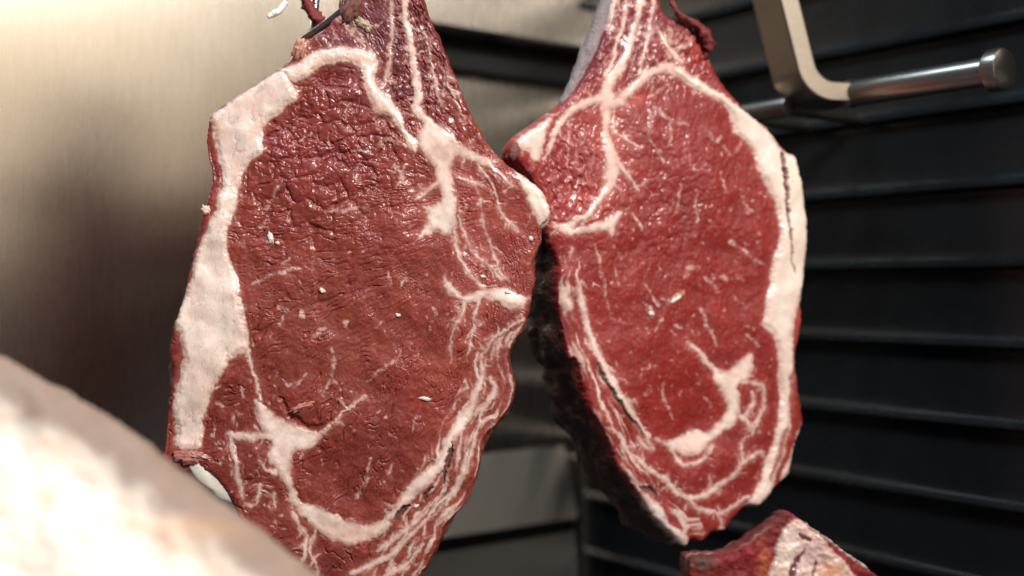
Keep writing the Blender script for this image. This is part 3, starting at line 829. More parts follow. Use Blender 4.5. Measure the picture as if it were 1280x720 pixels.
def paint_right(U, V, Uw, Vw, out, field, sd):
    rng = np.random.default_rng(11)
    cap = field()
    cap.poly([(840, 84), (860, 92), (885, 106), (905, 120), (925, 132), (945, 147), (963, 163), (980, 186), (1000, 200), (1008, 235), (1014, 290), (1010, 340), (1001, 378), (992, 402), (990, 430), (993, 460), (993, 490), (990, 520), (982, 560), (974, 590), (962, 622),
              (948, 636), (933, 632), (944, 612), (954, 590), (960, 570), (969, 545), (975, 500), (973, 460), (970, 437), (963, 417), (953, 405), (953, 393), (960, 360), (966, 323), (973, 293), (970, 262), (960, 235), (950, 217), (943, 193), (932, 176), (917, 160), (912, 141), (895, 125),
              (872, 112), (850, 98)])
    cap.poly([(992, 560), (1004, 530), (1000, 548), (992, 572), (986, 594), (978, 600), (984, 580)])
    seam = field(); seam.grow = 1.0
    seam.stroke([(804, -40, 4), (802, 3, 4), (797, 27, 4), (787, 60, 4.5), (773, 87, 6), (761, 104, 8), (760, 122, 11)])
    seam.stroke([(786, -10, 2), (781, 25, 2.6), (770, 66, 2.2), (757, 98, 3.5)]); seam.stroke([(818, 0, 2), (814, 30, 2.4), (806, 62, 2), (800, 92, 3)]); seam.stroke([(826, 40, 3), (838, 62, 4.5), (852, 80, 4)])
    seam.stroke([(756, 124, 9), (740, 127, 6), (725, 131, 5), (707, 147, 4.5), (694, 167, 4.5), (682, 197, 2)])
    seam.stroke([(762, 128, 8), (774, 127, 5), (790, 112, 5), (810, 93, 6), (830, 85, 6.5), (850, 90, 7), (873, 105, 6)])
    seam.stroke([(760, 125, 9), (759, 145, 6), (758, 167, 5), (763, 190, 8), (766, 210, 9), (760, 232, 6), (748, 252, 4), (730, 270, 4), (706, 284, 4.5), (692, 281, 3)])
    seam.poly([(690, 277), (705, 282), (730, 283), (747, 277), (760, 272), (778, 265), (772, 282), (765, 296), (757, 289), (740, 290), (722, 293), (703, 292)])
    seam.stroke([(772, -10, 7), (766, 12, 5), (759, 36, 1.5)])
    seam.stroke([(770, 137, 1.6), (772, 165, 2.0), (797, 184, 1.6)]); seam.stroke([(772, 200, 4), (790, 225, 2), (800, 240, .8)])
    seam.poly([(648, 176), (663, 162), (690, 146), (684, 165), (676, 195), (668, 200), (660, 190), (650, 190)])
    seam.stroke([(725, 350, 1.5), (728, 375, 4), (733, 400, 4), (741, 425, 4.5), (754, 455, 5), (770, 490, 6), (788, 511, 5), (798, 530, 3.5), (815, 548, 2)])
    seam.poly([(822, 548), (834, 551), (848, 547), (860, 542), (871, 535), (884, 541), (896, 540), (886, 558), (864, 571), (842, 563), (830, 556)])
    seam.poly([(857, 427), (877, 440), (889, 458), (900, 462), (918, 458), (935, 442), (942, 446), (938, 470), (922, 484), (926, 510), (915, 532), (902, 543), (890, 552), (884, 545), (905, 520), (908, 502), (899, 490), (892, 470), (874, 450)])
    seam.stroke([(928, 478, 3), (945, 480, 2.6), (956, 486, 2.2), (953, 510, 2.2), (944, 532, 2.6), (940, 545, 1)])
    seam.stroke([(938, 492, 2), (943, 503, 3), (936, 512, 3), (930, 520, 2)]); seam.stroke([(925, 520, 3), (935, 530, 3), (942, 533, 2)])
    seam.stroke([(859, 623, 3.5), (883, 618, 4), (910, 599, 3.5), (929, 577, 2.6), (953, 564, 2.6)]); seam.stroke([(929, 577, 2), (926, 555, 1.6), (935, 545, 1)])
    seam.stroke([(862, 625, 3.5), (846, 615, 3.5), (832, 600, 3.5), (809, 584, 3.5), (792, 568, 2.6), (775, 545, 2.6), (766, 537, 2)])
    seam.stroke([(800, 545, 1.5), (805, 558, 2.5), (815, 562, 2), (812, 545, 1.5)])
    seam.stroke([(850, 612, 2), (866, 630, 2.5), (884, 640, 2.5), (900, 642, 2.5), (917, 632, 2.5), (935, 622, 2)])
    seam.stroke([(887, 595, 1.4), (891, 612, 1.6)]); seam.stroke([(894, 640, 2), (902, 655, 2), (898, 664, 2)])
    seam.stroke([(840, 560, 2), (855, 580, 2.4), (876, 575, 2), (892, 558, 2)])
    seam.poly([(800, 616), (812, 618), (825, 632), (832, 648), (846, 662), (862, 674), (858, 686), (838, 670), (816, 645)])
    # fibre bundles by the left rim
    seam.grow = 0.0
    guide = [(700, 300), (712, 370), (722, 430), (738, 480), (756, 525), (785, 575), (815, 620), (850, 665)]
    ga = seg_dist_angle(guide)
    side = sstep(300, 345, V) * (1 - sstep(22, 34, out)) * sstep(1, 5, out) * (U < 735 + (V - 300) * 0.40)
    stz = vnoise((out + 5 * fbm(U / 30, V / 30, 81, 2)) / 6.0, (V + 0.5 * U) / 44, 83) + 0.25 * (vnoise((out + 2 * fbm(U / 12, V / 12, 82, 2)) / 3.2, (V + 0.5 * U) / 30, 85) - 0.5)
    seam.S = np.maximum(seam.S, np.where(side > 0.4, (stz - 0.61) * 14, -60))
    for _ in range(6):
        s = rng.uniform(0, len(guide) - 1.01); i = int(s); fr = s - i
        gx0 = guide[i][0] + (guide[i + 1][0] - guide[i][0]) * fr; gy0 = guide[i][1] + (guide[i + 1][1] - guide[i][1]) * fr
        ox = rng.uniform(-10, 16)
        rand_flecks(seam, rng, 1, (gx0 + ox - 3, gy0 - 4, gx0 + ox + 3, gy0 + 4), ga, 0.12, 14, 40, 0.7, 2.0, 0.12)
    fl = field()
    for p in [[(743, 307, 1), (753, 350, 2.2), (762, 393, 1)], [(767, 308, 1.6), (777, 324, 1.4)], [(790, 268, 2), (805, 288, 1.6)], [(851, 232, 1.6), (848, 263, 2)], [(913, 300, 1.6), (930, 314, 2.4), (953, 332, 1.6)],
              [(858, 345, 2), (862, 335, 3), (874, 334, 2.4)], [(883, 347, 2.6), (900, 364, 2.2)], [(905, 346, 3), (911, 349, 3)], [(925, 345, 2.4), (931, 351, 2)], [(830, 384, 1.8), (835, 378, 3.4), (853, 366, 3.2)], [(810, 388, 4), (816, 394, 3.4)],
              [(877, 386, 3.2), (880, 395, 1.8), (887, 413, 2), (898, 433, 1.4)], [(807, 357, 1), (823, 381, 2)], [(817, 414, 1), (826, 396, 1.6)], [(845, 405, 2), (852, 410, 2)], [(832, 478, 2), (831, 502, 1.6), (843, 523, 2)], [(812, 488, 3.4), (806, 495, 1.4)],
              [(801, 461, 1), (821, 457, 1.4)], [(817, 133, 2), (837, 150, 2.6), (858, 156, 2)], [(813, 140, 2), (812, 173, 1.6), (828, 202, 1.4)], [(838, 152, 1.6), (835, 182, 1.4)], [(885, 168, 2), (893, 176, 2.6), (902, 170, 1.6)], [(905, 182, 1.4), (917, 194, 2), (928, 179, 1.4)],
              [(714, 165, 1), (710, 190, 1.6), (712, 210, 1)], [(734, 165, 1), (720, 193, 1.8), (725, 215, 1)], [(744, 185, 1), (740, 215, 1.4)], [(860, 190, 1), (865, 210, 2)], [(870, 240, 1), (872, 275, 1.6)], [(900, 215, 1), (905, 240, 1.4)], [(930, 250, 1), (940, 265, 1.4)],
              [(836, 30, 3), (840, 50, 4), (836, 66, 5), (850, 78, 5)], [(842, 68, 3), (858, 52, 4), (868, 46, 3)], [(880, 495, 1), (890, 508, 1.6)], [(770, 330, 1), (772, 345, 1.4)], [(935, 420, 1.4), (948, 433, 1.6)]]:
        fl.stroke(p)
    rand_flecks(fl, rng, 230, (730, 180, 965, 560), 1.35, 0.6, 2, 9, 0.4, 1.5, 0.5)
    rand_flecks(fl, rng, 50, (790, 560, 970, 650), -0.5, 0.6, 4, 16, 0.6, 1.6)
    rand_flecks(fl, rng, 50, (645, 130, 770, 290), 1.7, 0.5, 5, 22, 0.5, 1.5)
    rand_flecks(fl, rng, 60, (740, -30, 860, 120), 1.9, 0.3, 6, 26, 0.5, 1.6, 0.2)
    f_cap, f_seam, f_fl, fat, opac = fat_layers(U, V, cap.S, seam.S, fl.S, 50)
    Sall = np.maximum(cap.S, seam.S)
    n1 = fbm(U / 40, V / 40, 121, 4); n2 = fbm(U / 9, V / 9, 123, 4); n3 = fbm(U / 3, V / 3, 125, 3)
    grain = vnoise(U / 3.2 + 1.5 * n2, V / 18, 127) * 2 - 1
    lean = np.array([0.205, 0.022, 0.018]) * (1 + 0.24 * n1 + 0.14 * n2 + 0.24 * n3 + 0.14 * grain)[..., None]
    lean = blobs(U, V, lean, [(785, 45, 60, 70, LEAN_PU, 0.85), (700, 220, 50, 60, (0.24, 0.035, 0.036), 0.6), (795, 122, 22, 9, (0.42, 0.06, 0.035), 0.7), (728, 250, 30, 16, (0.36, 0.045, 0.035), 0.5), (860, 620, 60, 30, LEAN_DK, 0.35), (940, 540, 30, 50, LEAN_DK, 0.3),
                              (705, 400, 14, 60, LEAN_PU, 0.5), (760, 420, 40, 90, (0.30, 0.05, 0.045), 0.3), (878, 60, 14, 22, LEAN_BRT, 0.6), (850, 190, 70, 70, (0.25, 0.045, 0.045), 0.5), (840, 490, 60, 60, (0.25, 0.024, 0.018), 0.5)])
    lean = lean * np.array([1.02, 0.82, 0.80])
    veil = sstep(-10, 0, Sall) * (0.28 + 0.35 * fbm(U / 7, V / 7, 133, 3)); mott = sstep(0.10, 0.65, fbm(U / 2.8, V / 5.5, 135, 3)) * 0.28 * (0.5 + 0.5 * sstep(-.4, .4, n1))
    up = np.exp(-(((U - 730) / 60) ** 2 + ((V - 190) / 80) ** 2)) * 0.22 + np.exp(-(((U - 765) / 26) ** 2 + ((V - 185) / 75) ** 2)) * 0.30 * (0.7 + 0.6 * fbm(U / 10, V / 14, 137, 3))
    wv = np.clip(np.clip(veil, 0, 1) + mott + up, 0, 0.8)[..., None]
    lean = lean * (1 - wv) + np.array([0.42, 0.10, 0.085]) * wv
    fc = fat_colour(U, V, n2, n3)
    fc = blobs(U, V, fc, [(760, 170, 30, 70, FAT_PK, 0.7), (985, 260, 30, 150, FAT_CR, 0.6), (820, 92, 40, 20, FAT_PK, 0.5), (880, 115, 40, 20, FAT_CR, 0.6), (858, 565, 40, 16, FAT_PK, 0.4), (850, 40, 16, 12, (0.62, 0.33, 0.12), 0.6), (835, 655, 24, 24, (0.82, 0.80, 0.80), 0.8)])
    pe = (1 - sstep(0, 9, Sall + 1.5 * n2))[..., None] * 0.5
    fc = fc * (1 - pe) + np.array([0.70, 0.43, 0.35]) * pe
    rgb = lean * (1 - opac[..., None]) + fc * opac[..., None]
    sl = field(); sl.stroke([(979, 192, 2.6), (982, 230, 2.2), (986, 280, 1.6), (992, 343, 0.8)]); fsl = sstep(-1, 1.5, sl.S)[..., None]
    rgb = rgb * (1 - fsl) + np.array([0.16, 0.03, 0.025]) * fsl
    rd = field(); rd.poly([(992, 395), (1004, 380), (1006, 402), (1000, 432), (994, 470), (996, 500), (1001, 505), (990, 512), (986, 480), (990, 440)]); rd.poly([(976, 545), (984, 530), (980, 560), (970, 590), (960, 605), (966, 580)]); frd = (sstep(-1.5, 1.5, rd.S) * (0.75 + 0.3 * n2))[..., None]
    frd = np.clip(frd, 0, 1)
    rgb = rgb * (1 - frd) + np.array([0.34, 0.055, 0.04]) * frd
    dk = field(); dk.stroke([(749, 455, 1), (757, 475, 2.4), (772, 500, 2.2), (790, 525, 1.6), (808, 545, 1)]); dk.stroke([(800, 610, 1), (815, 613, 2.4), (822, 620, 1)]); fdk = sstep(-1, 1.4, dk.S)[..., None]
    rgb = rgb * (1 - fdk) + np.array([0.14, 0.07, 0.06]) * fdk
    ns = fbm(U / 13, V / 16, 152, 2)
    h = 6.0 * fbm(U / 120, V / 120, 151, 2) + 2.0 * fbm(U / 40, V / 40, 121, 2)
    wu = U + 5 * fbm(U / 16, V / 16, 153, 3); wv2 = V + 5 * fbm(U / 16, V / 16, 155, 3)
    f1, f2 = worley(wu / 6.0, wv2 / 8.5, 17); fine = 1 - np.exp(-(f2 - f1) * 4)
    f1b, f2b = worley(wu / 14, wv2 / 20, 19); mid = 1 - np.exp(-(f2b - f1b) * 6)
    upw = np.clip(1.3 * np.exp(-(((U - 830) / 85) ** 2 + ((V - 230) / 110) ** 2)), 0, 1)
    leanw = 1 - fat
    patch = sstep(-0.3, 0.4, fbm(U / 28, V / 28, 157, 2))
    h += leanw * ((0.20 + 0.7 * upw * patch) * (fine - 1) + 0.9 * upw * (mid - 1) + 0.7 * ns + 0.15 * n2 + 0.35 * grain + 0.25 * fbm(U / 5, V / 6, 158, 2))
    lft = np.exp(-(((U - 715) / 45) ** 2 + ((V - 220) / 70) ** 2))
    h += leanw * lft * (-3.0 * (1 - sstep(0, 0.15, np.abs(fbm(U / 12, V / 26, 173, 2)))) + 1.8 * ns)
    nk = sstep(130, 80, V)
    h += leanw * nk * (-2.5 * (1 - sstep(0, 0.12, np.abs(fbm((U + .4 * V) / 10, V / 40, 175, 2)))) + 1.6 * ns)
    h += 2.8 * sstep(-1, 8, cap.S) + 0.8 * sstep(-2, 7, seam.S) - 0.25 * np.exp(-((Sall + 1.5) / 1.6) ** 2)
    h += f_cap * (0.35 * ns + 1.6 * fbm(U / 34, V / 60, 143, 2)) + f_seam * (0.5 * ns) + 0.15 * f_fl - 7.0 * fsl[..., 0] - 4 * fdk[..., 0]
    eyep = field(); eyep.poly([(820, 110), (870, 115), (915, 160), (970, 260), (960, 360), (952, 400), (925, 455), (900, 460), (908, 505), (870, 535), (825, 548), (790, 510), (755, 450), (735, 390), (725, 340), (770, 290), (790, 230)], pad=5)
    cls = np.full(U.shape, 2); cls[eyep.S > 0] = 1; cls[(V < 130) & (eyep.S <= 0)] = 3; cls[(U < 765) & (V >= 130) & (V < 290)] = 6
    cls[seam.S > 0] = 4; cls[cap.S > 0] = 5
    wet = np.clip(0.35 + 0.5 * upw + 0.4 * nk + 0.25 * lft + 0.4 * n1 + 0.3 * n2, 0, 1) * leanw
    return dict(h=h, col=np.clip(rgb, 0.003, 0.9), cls=cls, fat=fat, wet=wet)

def crust_right(A, z, sd):
    n = fbm(A / 0.02, z / 0.02, sd + 51, 4)[:, None]; f = sstep(0.30, 0.70, fbm(A / 0.016, z / 0.008, sd + 55, 4))[:, None]
    c = np.array([0.040, 0.014, 0.010]) * (1 + 0.6 * n)
    return np.clip(c * (1 - f) + np.array([0.22, 0.09, 0.04]) * f, 0.004, 0.9)

right = empty('rib_steak', tuple(at(840, 700, 0.93)), 'thick rib steak hanging behind by the black ribbed wall with dark crusted side', 'steak', 'rib steaks hanging side by side')
b = math.radians(20)
specR = dict(step=1.05, win=(624, -48, 1020, 694), seed=202, outline=R_OUT, paint=paint_right, normal=(math.sin(b), -math.cos(b), 0.02), pivot=(840, 360, 0.895), parent=right,
             parts={1: ('eye_muscle', M_LEAN, None), 2: ('cap_muscle', M_LEAN, None), 3: ('neck_muscle', M_LEAN, 'purplish tapering meat at the top'), 6: ('rib_muscle', M_LEAN, None), 4: ('fat_seam', M_FAT, None), 5: ('fat_cap', M_FAT, 'creamy fat cap on the right edge')},
             thick=0.13, bulge=0.010, taper=0.030, thick_fn=lambda v: 0.16 + 0.84 * sstep(170, 400, v), crust=crust_right, crust_fn=lambda v: sstep(215, 300, v), crust_from=0.05, crust_label='dark dried crust on the side', round=10, roundk=0.7, jag=0.8, rough=1.6, rows=30)
build_face(specR)

# ------------------------------------------------------------------ CUT MEAT AT THE BOTTOM RIGHT
def paint_cut(U, V, Uw, Vw, out, field, sd):
    n1 = fbm(U / 30, V / 30, 221, 4); n2 = fbm(U / 8, V / 8, 223, 4); n3 = fbm(U / 3, V / 3, 225, 2)
    rgb = np.array([0.17, 0.018, 0.018]) * (1 + 0.3 * n1 + 0.2 * n2)[..., None]
    fat = field()
    fat.poly([(984, 656), (998, 650), (1020, 666), (1044, 690), (1066, 715), (1085, 760), (960, 800), (958, 740), (966, 700), (975, 672)]); fat.stroke([(1012, 655, 2.5), (1045, 679, 3), (1090, 712, 3)])
    ff = sstep(-2, 2.5, fat.S)[..., None]
    fc = np.array([0.62, 0.43, 0.36]) * (1 + 0.15 * n2)[..., None]
    fc = blobs(U, V, fc, [(985, 690, 10, 30, FAT_CR, 0.8), (1040, 715, 14, 14, (0.72, 0.34, 0.16), 0.8), (1015, 690, 25, 20, (0.55, 0.36, 0.38), 0.6)])
    pu = field(); pu.stroke([(1000, 668, 3), (1012, 675, 3)]); pu.stroke([(1008, 686, 2), (994, 705, 3.5), (988, 720, 4), (985, 750, 4)]); pu.stroke([(1020, 700, 1), (1016, 720, 2.5), (1010, 760, 3)])
    fp = sstep(-1, 1.5, pu.S)[..., None]; fc = fc * (1 - fp) + np.array([0.16, 0.05, 0.07]) * fp
    rgb = rgb * (1 - ff) + fc * ff
    rgb = blobs(U, V, rgb, [(955, 704, 8, 20, (0.50, 0.13, 0.05), 0.65), (880, 705, 16, 12, (0.06, 0.04, 0.03), 0.9), (930, 690, 25, 14, (0.22, 0.012, 0.02), 0.6)])
    h = 4 * n1 + 2 * n2 + 2 * ff[..., 0] - 2 * fp[..., 0]
    # roof-like: left half falls away
    ridge = (U - 985)
    h += np.where(ridge < 0, ridge * 0.10, -ridge * 0.05)
    cls = np.where(fat.S > 0, 2, 1)
    return dict(h=h, col=np.clip(rgb, 0.003, .9), cls=cls, fat=ff[..., 0])

cut = empty('meat_cut', tuple(at(985, 780, 0.9)), 'pointed cut of red meat with pale fat at the bottom edge, below the right steak', 'meat')
specC = dict(step=1.6, win=(860, 634, 1135, 800), seed=303, outline=[(992, 642), (1003, 650), (1022, 664), (1048, 682), (1062, 694), (1100, 720), (1128, 752), (1110, 795), (900, 795), (868, 735), (866, 706), (880, 699), (905, 698), (928, 690), (950, 676), (972, 660), (982, 650)],
             paint=paint_cut, normal=(0.1, -1, 0.06), pivot=(985, 720, 0.86), parent=cut, parts={1: ('lean_meat', M_LEAN, None), 2: ('fat_seam', M_FAT, None)}, thick=0.08, bulge=0.002, taper=0.02, crust=crust_left, crust_from=0.2, round=5, roundk=0.4, jag=1.8, rough=0.2, keep_edge=True, bs_iter=6)
build_face(specC)

# ------------------------------------------------------------------ FOREGROUND PALE SLAB, far out of focus
def paint_fore(U, V, Uw, Vw, out, field, sd):
    n1 = fbm(U / 160, V / 160, 321, 3); n2 = fbm(U / 45, V / 45, 323, 3)
    rgb = np.array([0.83, 0.76, 0.66]) * (1 + 0.05 * n1)[..., None] * np.ones(U.shape + (1,))
    edge = np.exp(-((out - 82 - 16 * n2) / 22) ** 2) * np.clip(0.32 + 0.45 * n2 + 0.2 * n1, 0, 1)
    rgb = rgb * (1 - edge[..., None]) + np.array([0.52, 0.23, 0.11]) * edge[..., None]
    e2 = (1 - sstep(44, 92, out + 12 * n2))[..., None] * 0.92
    rgb = rgb * (1 - e2) + np.array([0.23, 0.14, 0.098]) * (1 + 0.12 * n2[..., None]) * e2
    rgb = blobs(U, V, rgb, [(62, 625, 16, 18, (0.55, 0.36, 0.20), 0.6), (235, 660, 60, 16, (0.62, 0.33, 0.16), 0.4)])
    h = 14 * n1 + 5 * n2
    return dict(h=h, col=np.clip(rgb, 0.003, .85), cls=np.ones(U.shape, int), fat=np.ones(U.shape))

fore = empty('fat_slab', tuple(at(120, 900, 0.52)), 'large pale fat covered slab of meat, blurred in the near left corner', 'meat')
specF = dict(step=5.0, win=(-330, 380, 560, 1050), seed=404, outline=[(-300, 395), (-150, 405), (-60, 408), (0, 430), (60, 466), (125, 500), (180, 538), (240, 588), (312, 640), (364, 680), (404, 714), (460, 775), (500, 850), (520, 950), (450, 1030), (200, 1040), (-150, 1035), (-300, 980)],
             paint=paint_fore, normal=(0.16, -1, 0.55), pivot=(150, 640, 0.53), parent=fore, parts={1: ('fat_cover', M_SOFT, None)}, thick=0.09, bulge=0.004, taper=0.02, crust=lambda A, z, sd: np.tile(np.array([[0.27, 0.2, 0.17]]), (len(A), 1)), crust_from=0.3, round=90, roundk=0.55, jag=0.5)
build_face(specF)

# ------------------------------------------------------------------ small parts of the steaks
def lump(name, spec, u, v, ru, rv, rd, mat_kind, colr, parent, seed, ang=0.0, lift=0.3, label=None, world_pos=None, sub=3, fray=False):
    """an irregular little lump sitting on the cut face"""
    import bmesh
    bm = bmesh.new(); bmesh.ops.create_icosphere(bm, subdivisions=sub, radius=1.0)
    V_ = np.array([w.co[:] for w in bm.verts]); F_ = [[w.index for w in f.verts] for f in bm.faces]; bm.free()
    k = spec['k']; n = spec['n']
    rgt = np.cross(UP, n); rgt /= np.linalg.norm(rgt); rgt = rgt if rgt[0] > 0 else -rgt
    up = np.cross(rgt, n); up = up if up[2] > 0 else -up
    big_ = max(ru, rv) > 8.5 and not fray
    d = 1 + (0.42 if big_ else 0.75) * fbm(V_[:, 0] * (1.3 if big_ else 2.2) + seed * 1.37, V_[:, 1] * (1.3 if big_ else 2.2) + V_[:, 2] * 1.7, seed, 4)
    V_ = V_ * d[:, None]
    ca, sa = math.cos(ang), math.sin(ang)
    x = V_[:, 0] * ru; y = V_[:, 1] * rv
    X = x * ca - y * sa; Yv = x * sa + y * ca
    p = (on_face(spec, u, v) if world_pos is None else np.array(world_pos)) + n * (rd * k * lift)
    W = p + (X * k)[:, None] * rgt - (Yv * k)[:, None] * up + (V_[:, 2] * rd * k)[:, None] * n
    o = mesh_obj(name, W, F_, mat_kind, parent, label=label)
    a_ = o.data.color_attributes.new('Col', 'FLOAT_COLOR', 'POINT')
    nn = fbm(V_[:, 0] * 2.3 + seed, V_[:, 1] * 2.3 + V_[:, 2], seed + 3, 3)
    c4 = np.ones((len(W), 4), np.float32); c4[:, :3] = np.clip(np.array(colr) * (1 + 0.22 * nn)[:, None], 0, .9)
    a_.data.foreach_set('color', c4.ravel())
    return o

for i, (u, v, a1, a2, ag) in enumerate([(338, 297, 3.2, 8, -0.2), (346, 303, 2.8, 2.4, 0.4), (402, 363, 4.2, 2.6, 0.5), (497, 393, 3.4, 2, 0.2), (531, 498, 7, 2.4, 0.2), (580, 318, 2.2, 3, .2),
                                    (663, 297, 3, 3, 0), (603, 345, 3, 1.8, .3), (634, 365, 4, 2, 0.3), (520, 632, 3.4, 2, -.3)]):
    lump('fat_crumb', specL, u, v, a1, a2, 1.8, M_FAT, (0.70, 0.55, 0.47), left, 500 + i, ag, sub=3)
lump('meat_flap', specL, 376, 509, 15, 4, 3.0, M_LEAN, (0.42, 0.15, 0.12), left, 531, -0.35, sub=4, fray=True)
lump('fat_curl', specL, 236, 571, 19, 8, 4, M_LEAN, (0.36, 0.13, 0.11), left, 533, 0.1, sub=4, fray=True, label='frayed pink end of the fat cap')
lump('fat_curl', specL, 246, 569, 13, 3.0, 4.5, M_FAT, (0.50, 0.30, 0.25), left, 535, 0.2, sub=4, fray=True)
lump('fat_flap', specL, 256, 608, 40, 12, 4, M_FAT, (0.74, 0.68, 0.60), left, 537, 0.78, lift=0.4, label='white flap of fat at the lower left edge')
lump('bone_tip', specL, 375, 62, 8, 12, 3.5, M_FAT, (0.40, 0.19, 0.14), left, 541, 0.3, sub=4, fray=True, label='small cut bone at the upper left edge')
lump('bone_tip', specL, 454, 30, 11, 6, 2.5, M_FAT, (0.36, 0.25, 0.17), left, 543, 0.6, sub=4, fray=True)
lump('meat_flap', specL, 437, 12, 10, 16, 3.5, M_LEAN, (0.14, 0.05, 0.04), left, 545, 0.4, sub=4, fray=True)
lump('fat_crumb', specL, 257, 262, 6, 5, 4, M_FAT, FAT_PK, left, 549, 0.5)

for i, (u, v, a1, a2, ag) in enumerate([(844, 374, 9, 2.4, -0.55), (812, 391, 4, 3, 0.4)]):
    lump('fat_crumb', specR, u, v, a1, a2, 1.6, M_FAT, (0.72, 0.58, 0.46), right, 600 + i, ag, sub=3)
lump('meat_flap', specR, 642, 190, 6, 10, 4, M_CRUST, (0.16, 0.06, 0.05), right, 613, 0.2)

# ragged strip of dried meat at the right of the neck, grey membrane on the left of the neck
def tube(name, pts, rad, mat, parent=None, origin=None, sides=10, colr=None, wob=0.0, seed=0, flat=1.0, **kw):
    P = np.array(pts, float)
    if len(P) > 2: P = catmull(P, closed=False, n=6)
    rad = np.interp(np.linspace(0, 1, len(P)), np.linspace(0, 1, len(rad)), rad) if np.ndim(rad) else np.full(len(P), rad)
    vs = []; fs = []
    T_ = np.gradient(P, axis=0); T_ /= np.linalg.norm(T_, axis=1, keepdims=True) + 1e-12
    ref = np.array([0.0, 1.0, 0.0]) if abs(T_[0][1]) < 0.9 else UP
    for i in range(len(P)):
        x = np.cross(T_[i], ref); x /= np.linalg.norm(x); y = np.cross(x, T_[i])
        for s in range(sides):
            a_ = 2 * math.pi * s / sides
            r_ = rad[i] * (1 + (wob * float(fbm(np.array([i * 0.7 + seed]), np.array([s * 1.1]), seed, 2)[0]) if wob else 0))
            vs.append(P[i] + x * math.cos(a_) * r_ + y * math.sin(a_) * r_ * flat)
    for i in range(len(P) - 1):
        for s in range(sides):
            s2 = (s + 1) % sides
            fs.append((i * sides + s, i * sides + s2, (i + 1) * sides + s2, (i + 1) * sides + s))
    fs.append(tuple(range(sides))[::-1]); fs.append(tuple((len(P) - 1) * sides + s for s in range(sides)))
    o = mesh_obj(name, vs, fs, mat, parent, origin=origin, **kw)
    if colr is not None:
        a_ = o.data.color_attributes.new('Col', 'FLOAT_COLOR', 'POINT')
        c4 = np.ones((len(vs), 4), np.float32); vv = np.array(vs)
        c4[:, :3] = np.clip(np.array(colr) * (1 + 0.4 * fbm(vv[:, 0] / .004 + seed, vv[:, 2] / .004, seed, 3))[:, None], 0.003, .9)
        a_.data.foreach_set('color', c4.ravel())
    return o

nR = specR['n']
def pR(u, v, lift=0.0):
    r = ray(u, v); p0 = at(*specR['pivot']); return r * ((p0 @ nR) / (r @ nR)) + nR * lift
def pL(u, v, lift=0.0):
    n_ = specL['n']; r = ray(u, v); p0 = at(*specL['pivot']); return r * ((p0 @ n_) / (r @ n_)) + n_ * lift
k_ = specR['k']
tube('dried_strip', [pR(835, -20), pR(840, 2), pR(848, 20, .002), pR(864, 30, .003), pR(880, 44, .003), pR(885, 60), pR(882, 74, -.003)], [2.5 * k_, 3 * k_, 4 * k_, 5 * k_, 7 * k_, 7 * k_, 3 * k_], M_CRUST, right, colr=(0.15, 0.018, 0.016), wob=1.1, seed=31,
     label='dark red dried strip dangling from the neck')
tube('membrane', [pR(772, -30, -.010), pR(760, 20, -.012), pR(742, 66, -.012), pR(727, 98, -.012), pR(708, 128, -.010)], [10 * k_, 11 * k_, 11 * k_, 8 * k_, 4 * k_], M_CRUST, right, colr=(0.22, 0.17, 0.165), wob=0.25, seed=33, sides=14,
     label='greyish membrane along the left of the neck')

# ------------------------------------------------------------------ hooks, rail and scraps
def arc_pts(p_list):
    return p_list
kL = specL['k']
hook = empty('meat_hook', tuple(pL(400, 30, -.02)), 'thin steel hook holding the left steak by its neck', 'hook')
tube('hook_tip', [pL(430, 8, -.006), pL(405, 26, -.010), pL(376, 43, -.014)], [5 * kL, 5 * kL, 4 * kL], M_BAR, hook)
tube('shank', [pL(378, 43, -.016), pL(388, 20, -.03), pL(392, -30, -.035), pL(420, -75, -.03), pL(470, -85, -.03), pL(480, -140, -.03), pL(480, -260, -.03)], 5 * kL, M_BAR, hook)
tube('meat_scrap', [pL(374, -20, -.03), pL(384, -2, -.028), pL(394, 12, -.026), pL(402, 20, -.026)], [6 * kL, 7 * kL, 8 * kL, 4 * kL], M_LEAN, None, origin=tuple(pL(390, 8, -.027)), colr=(0.17, 0.025, 0.022), wob=1.0, seed=35,
     label='small dark red scrap of meat beside the left hook', cat='meat scrap')
tube('twine_end', [pL(352, -12, -.03), pL(343, 0, -.028), pL(336, 4, -.028), pL(329, 9, -.027)], [3 * kL, 4 * kL, 4.5 * kL, 2 * kL], M_TWINE, None, origin=tuple(pL(340, 2, -.028)), wob=0.6, seed=37,
     label='frayed white twine end at the top edge, left of the meat', cat='twine')

# bracket on the ribbed wall: flat bar bent forward with a capped rod welded on
br = empty('hanging_bracket', tuple(at(1010, 60, 0.95)), 'bent steel bar bracket with round capped rod by the ribbed wall', 'bracket')
Yb = 0.97
kb = Yb / FPX
weld = at(1064, 117, Yb)
D2n = D2 / np.linalg.norm(D2)
rp = []
rod0 = weld + D2n * 0.0
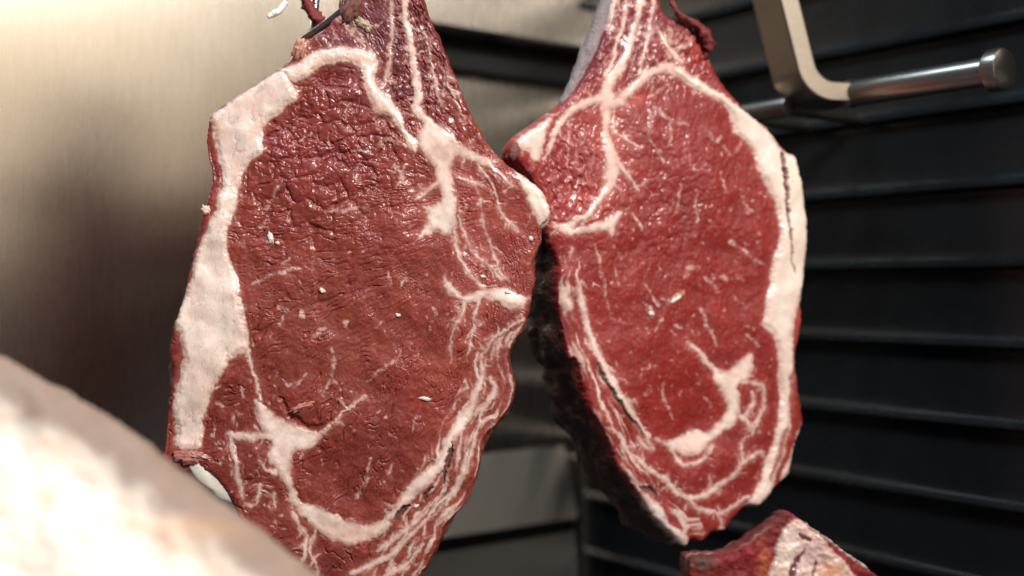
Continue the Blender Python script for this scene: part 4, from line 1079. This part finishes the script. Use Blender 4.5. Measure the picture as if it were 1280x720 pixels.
# rod end: where the line through the weld along D2 projects to u = 1240
du = (1238 - 640) / FPX
tr = (du * weld[1] - weld[0]) / (D2n[0] - du * D2n[1])
rod1 = weld + D2n * tr
def cyl(name, p, q, r, mat, parent, sides=40, bev=0.0015):
    p = np.array(p); q = np.array(q); ax = (q - p); L = np.linalg.norm(ax); ax /= L
    x = np.cross(ax, UP); x /= np.linalg.norm(x); y = np.cross(x, ax)
    rings = [(0, r - bev), (bev, r), (L - bev, r), (L - bev * 0.3, r - bev * 0.3), (L, r - bev)]
    vs = []; fs = []
    for (t, rr_) in rings:
        for s in range(sides):
            a_ = 2 * math.pi * s / sides
            vs.append(p + ax * t + (x * math.cos(a_) + y * math.sin(a_)) * rr_)
    for i in range(len(rings) - 1):
        for s in range(sides):
            s2 = (s + 1) % sides
            fs.append((i * sides + s, i * sides + s2, (i + 1) * sides + s2, (i + 1) * sides + s))
    fs.append(tuple(range(sides))[::-1]); fs.append(tuple((len(rings) - 1) * sides + s for s in range(sides)))
    o = mesh_obj(name, vs, fs, mat, parent)
    try: o.data.set_sharp_from_angle(angle=math.radians(40))
    except Exception: pass
    return o
rr0 = 16.5 * kb
cyl('rod', rod0 - D2n * 0.004, rod1, rr0, M_BAR, br)
cyl('end_cap', rod1 - D2n * 0.001, rod1 + D2n * 0.012, rr0 * 1.45, M_BAR, br, bev=0.002)
tube('weld', [weld - D2n * 0.003, weld + D2n * 0.0005, weld + D2n * 0.004], [rr0 * 0.95, rr0 * 1.12, rr0 * 0.95], M_BAR, br, sides=24)
# flat bar
E = np.array([0.93, 0.20, 0.0]); E /= np.linalg.norm(E)
Mn = np.array([E[1], -E[0], 0.0])            # faces the camera
ctr = weld - E * 0.0
t2 = 12.5 * kb                                # half thickness in the bend plane
wv_ = 62 * kb                                 # width, going back
Rb = 40 * kb
path = [ctr + E * 0.002]
hx = (1064 - 1036) * kb
cb = ctr - E * hx + UP * Rb
path.append(ctr - E * hx)
for i in range(1, 13):
    a_ = math.radians(-90 - 78 * i / 12)
    path.append(cb + E * math.cos(a_) * Rb + UP * math.sin(a_) * Rb)
dlast = path[-1] - path[-2]; dlast /= np.linalg.norm(dlast)
path.append(path[-1] + dlast * 0.26)
path = np.array(path)
vs = []; fs = []
for i in range(len(path)):
    tg = path[min(i + 1, len(path) - 1)] - path[max(i - 1, 0)]; tg /= np.linalg.norm(tg)
    nn_ = np.cross(tg, Mn); nn_ /= np.linalg.norm(nn_)
    for (sx, sm) in ((-1, 0.5), (1, 0.5), (1, -1), (-1, -1)):
        m_ = Mn * (t2 * 1.0 if sm > 0 else -wv_)
        vs.append(path[i] + nn_ * t2 * sx + m_)
for i in range(len(path) - 1):
    for s in range(4):
        s2 = (s + 1) % 4
        fs.append((i * 4 + s, i * 4 + s2, (i + 1) * 4 + s2, (i + 1) * 4 + s))
fs.append((3, 2, 1, 0)); L4 = (len(path) - 1) * 4; fs.append((L4, L4 + 1, L4 + 2, L4 + 3))
bar = mesh_obj('bent_bar', vs, fs, M_BAR, br, smooth=True)
try: bar.data.set_sharp_from_angle(angle=math.radians(35))
except Exception: pass
bm_ = bar.modifiers.new('bevel', 'BEVEL'); bm_.width = 0.0016; bm_.segments = 3; bm_.limit_method = 'ANGLE'; bm_.angle_limit = math.radians(50)
# rail behind
q0 = at(905, 146, 1.05); q1 = q0 + D2n * 0.075
rail = empty('wall_rail', tuple(q0), 'short dull steel rail on the ribbed wall behind the bent bar', 'rail')
cyl('rod', q0 - D2n * 0.05, q1, 0.0085, M_BAR, rail)
for t_ in (0.0, 0.06):
    c_ = q0 + D2n * t_
    dist = ((c_ - CORNER) @ N2)
    cyl('standoff', c_, c_ - N2 * (dist - 0.004), 0.005, M_BAR, rail)
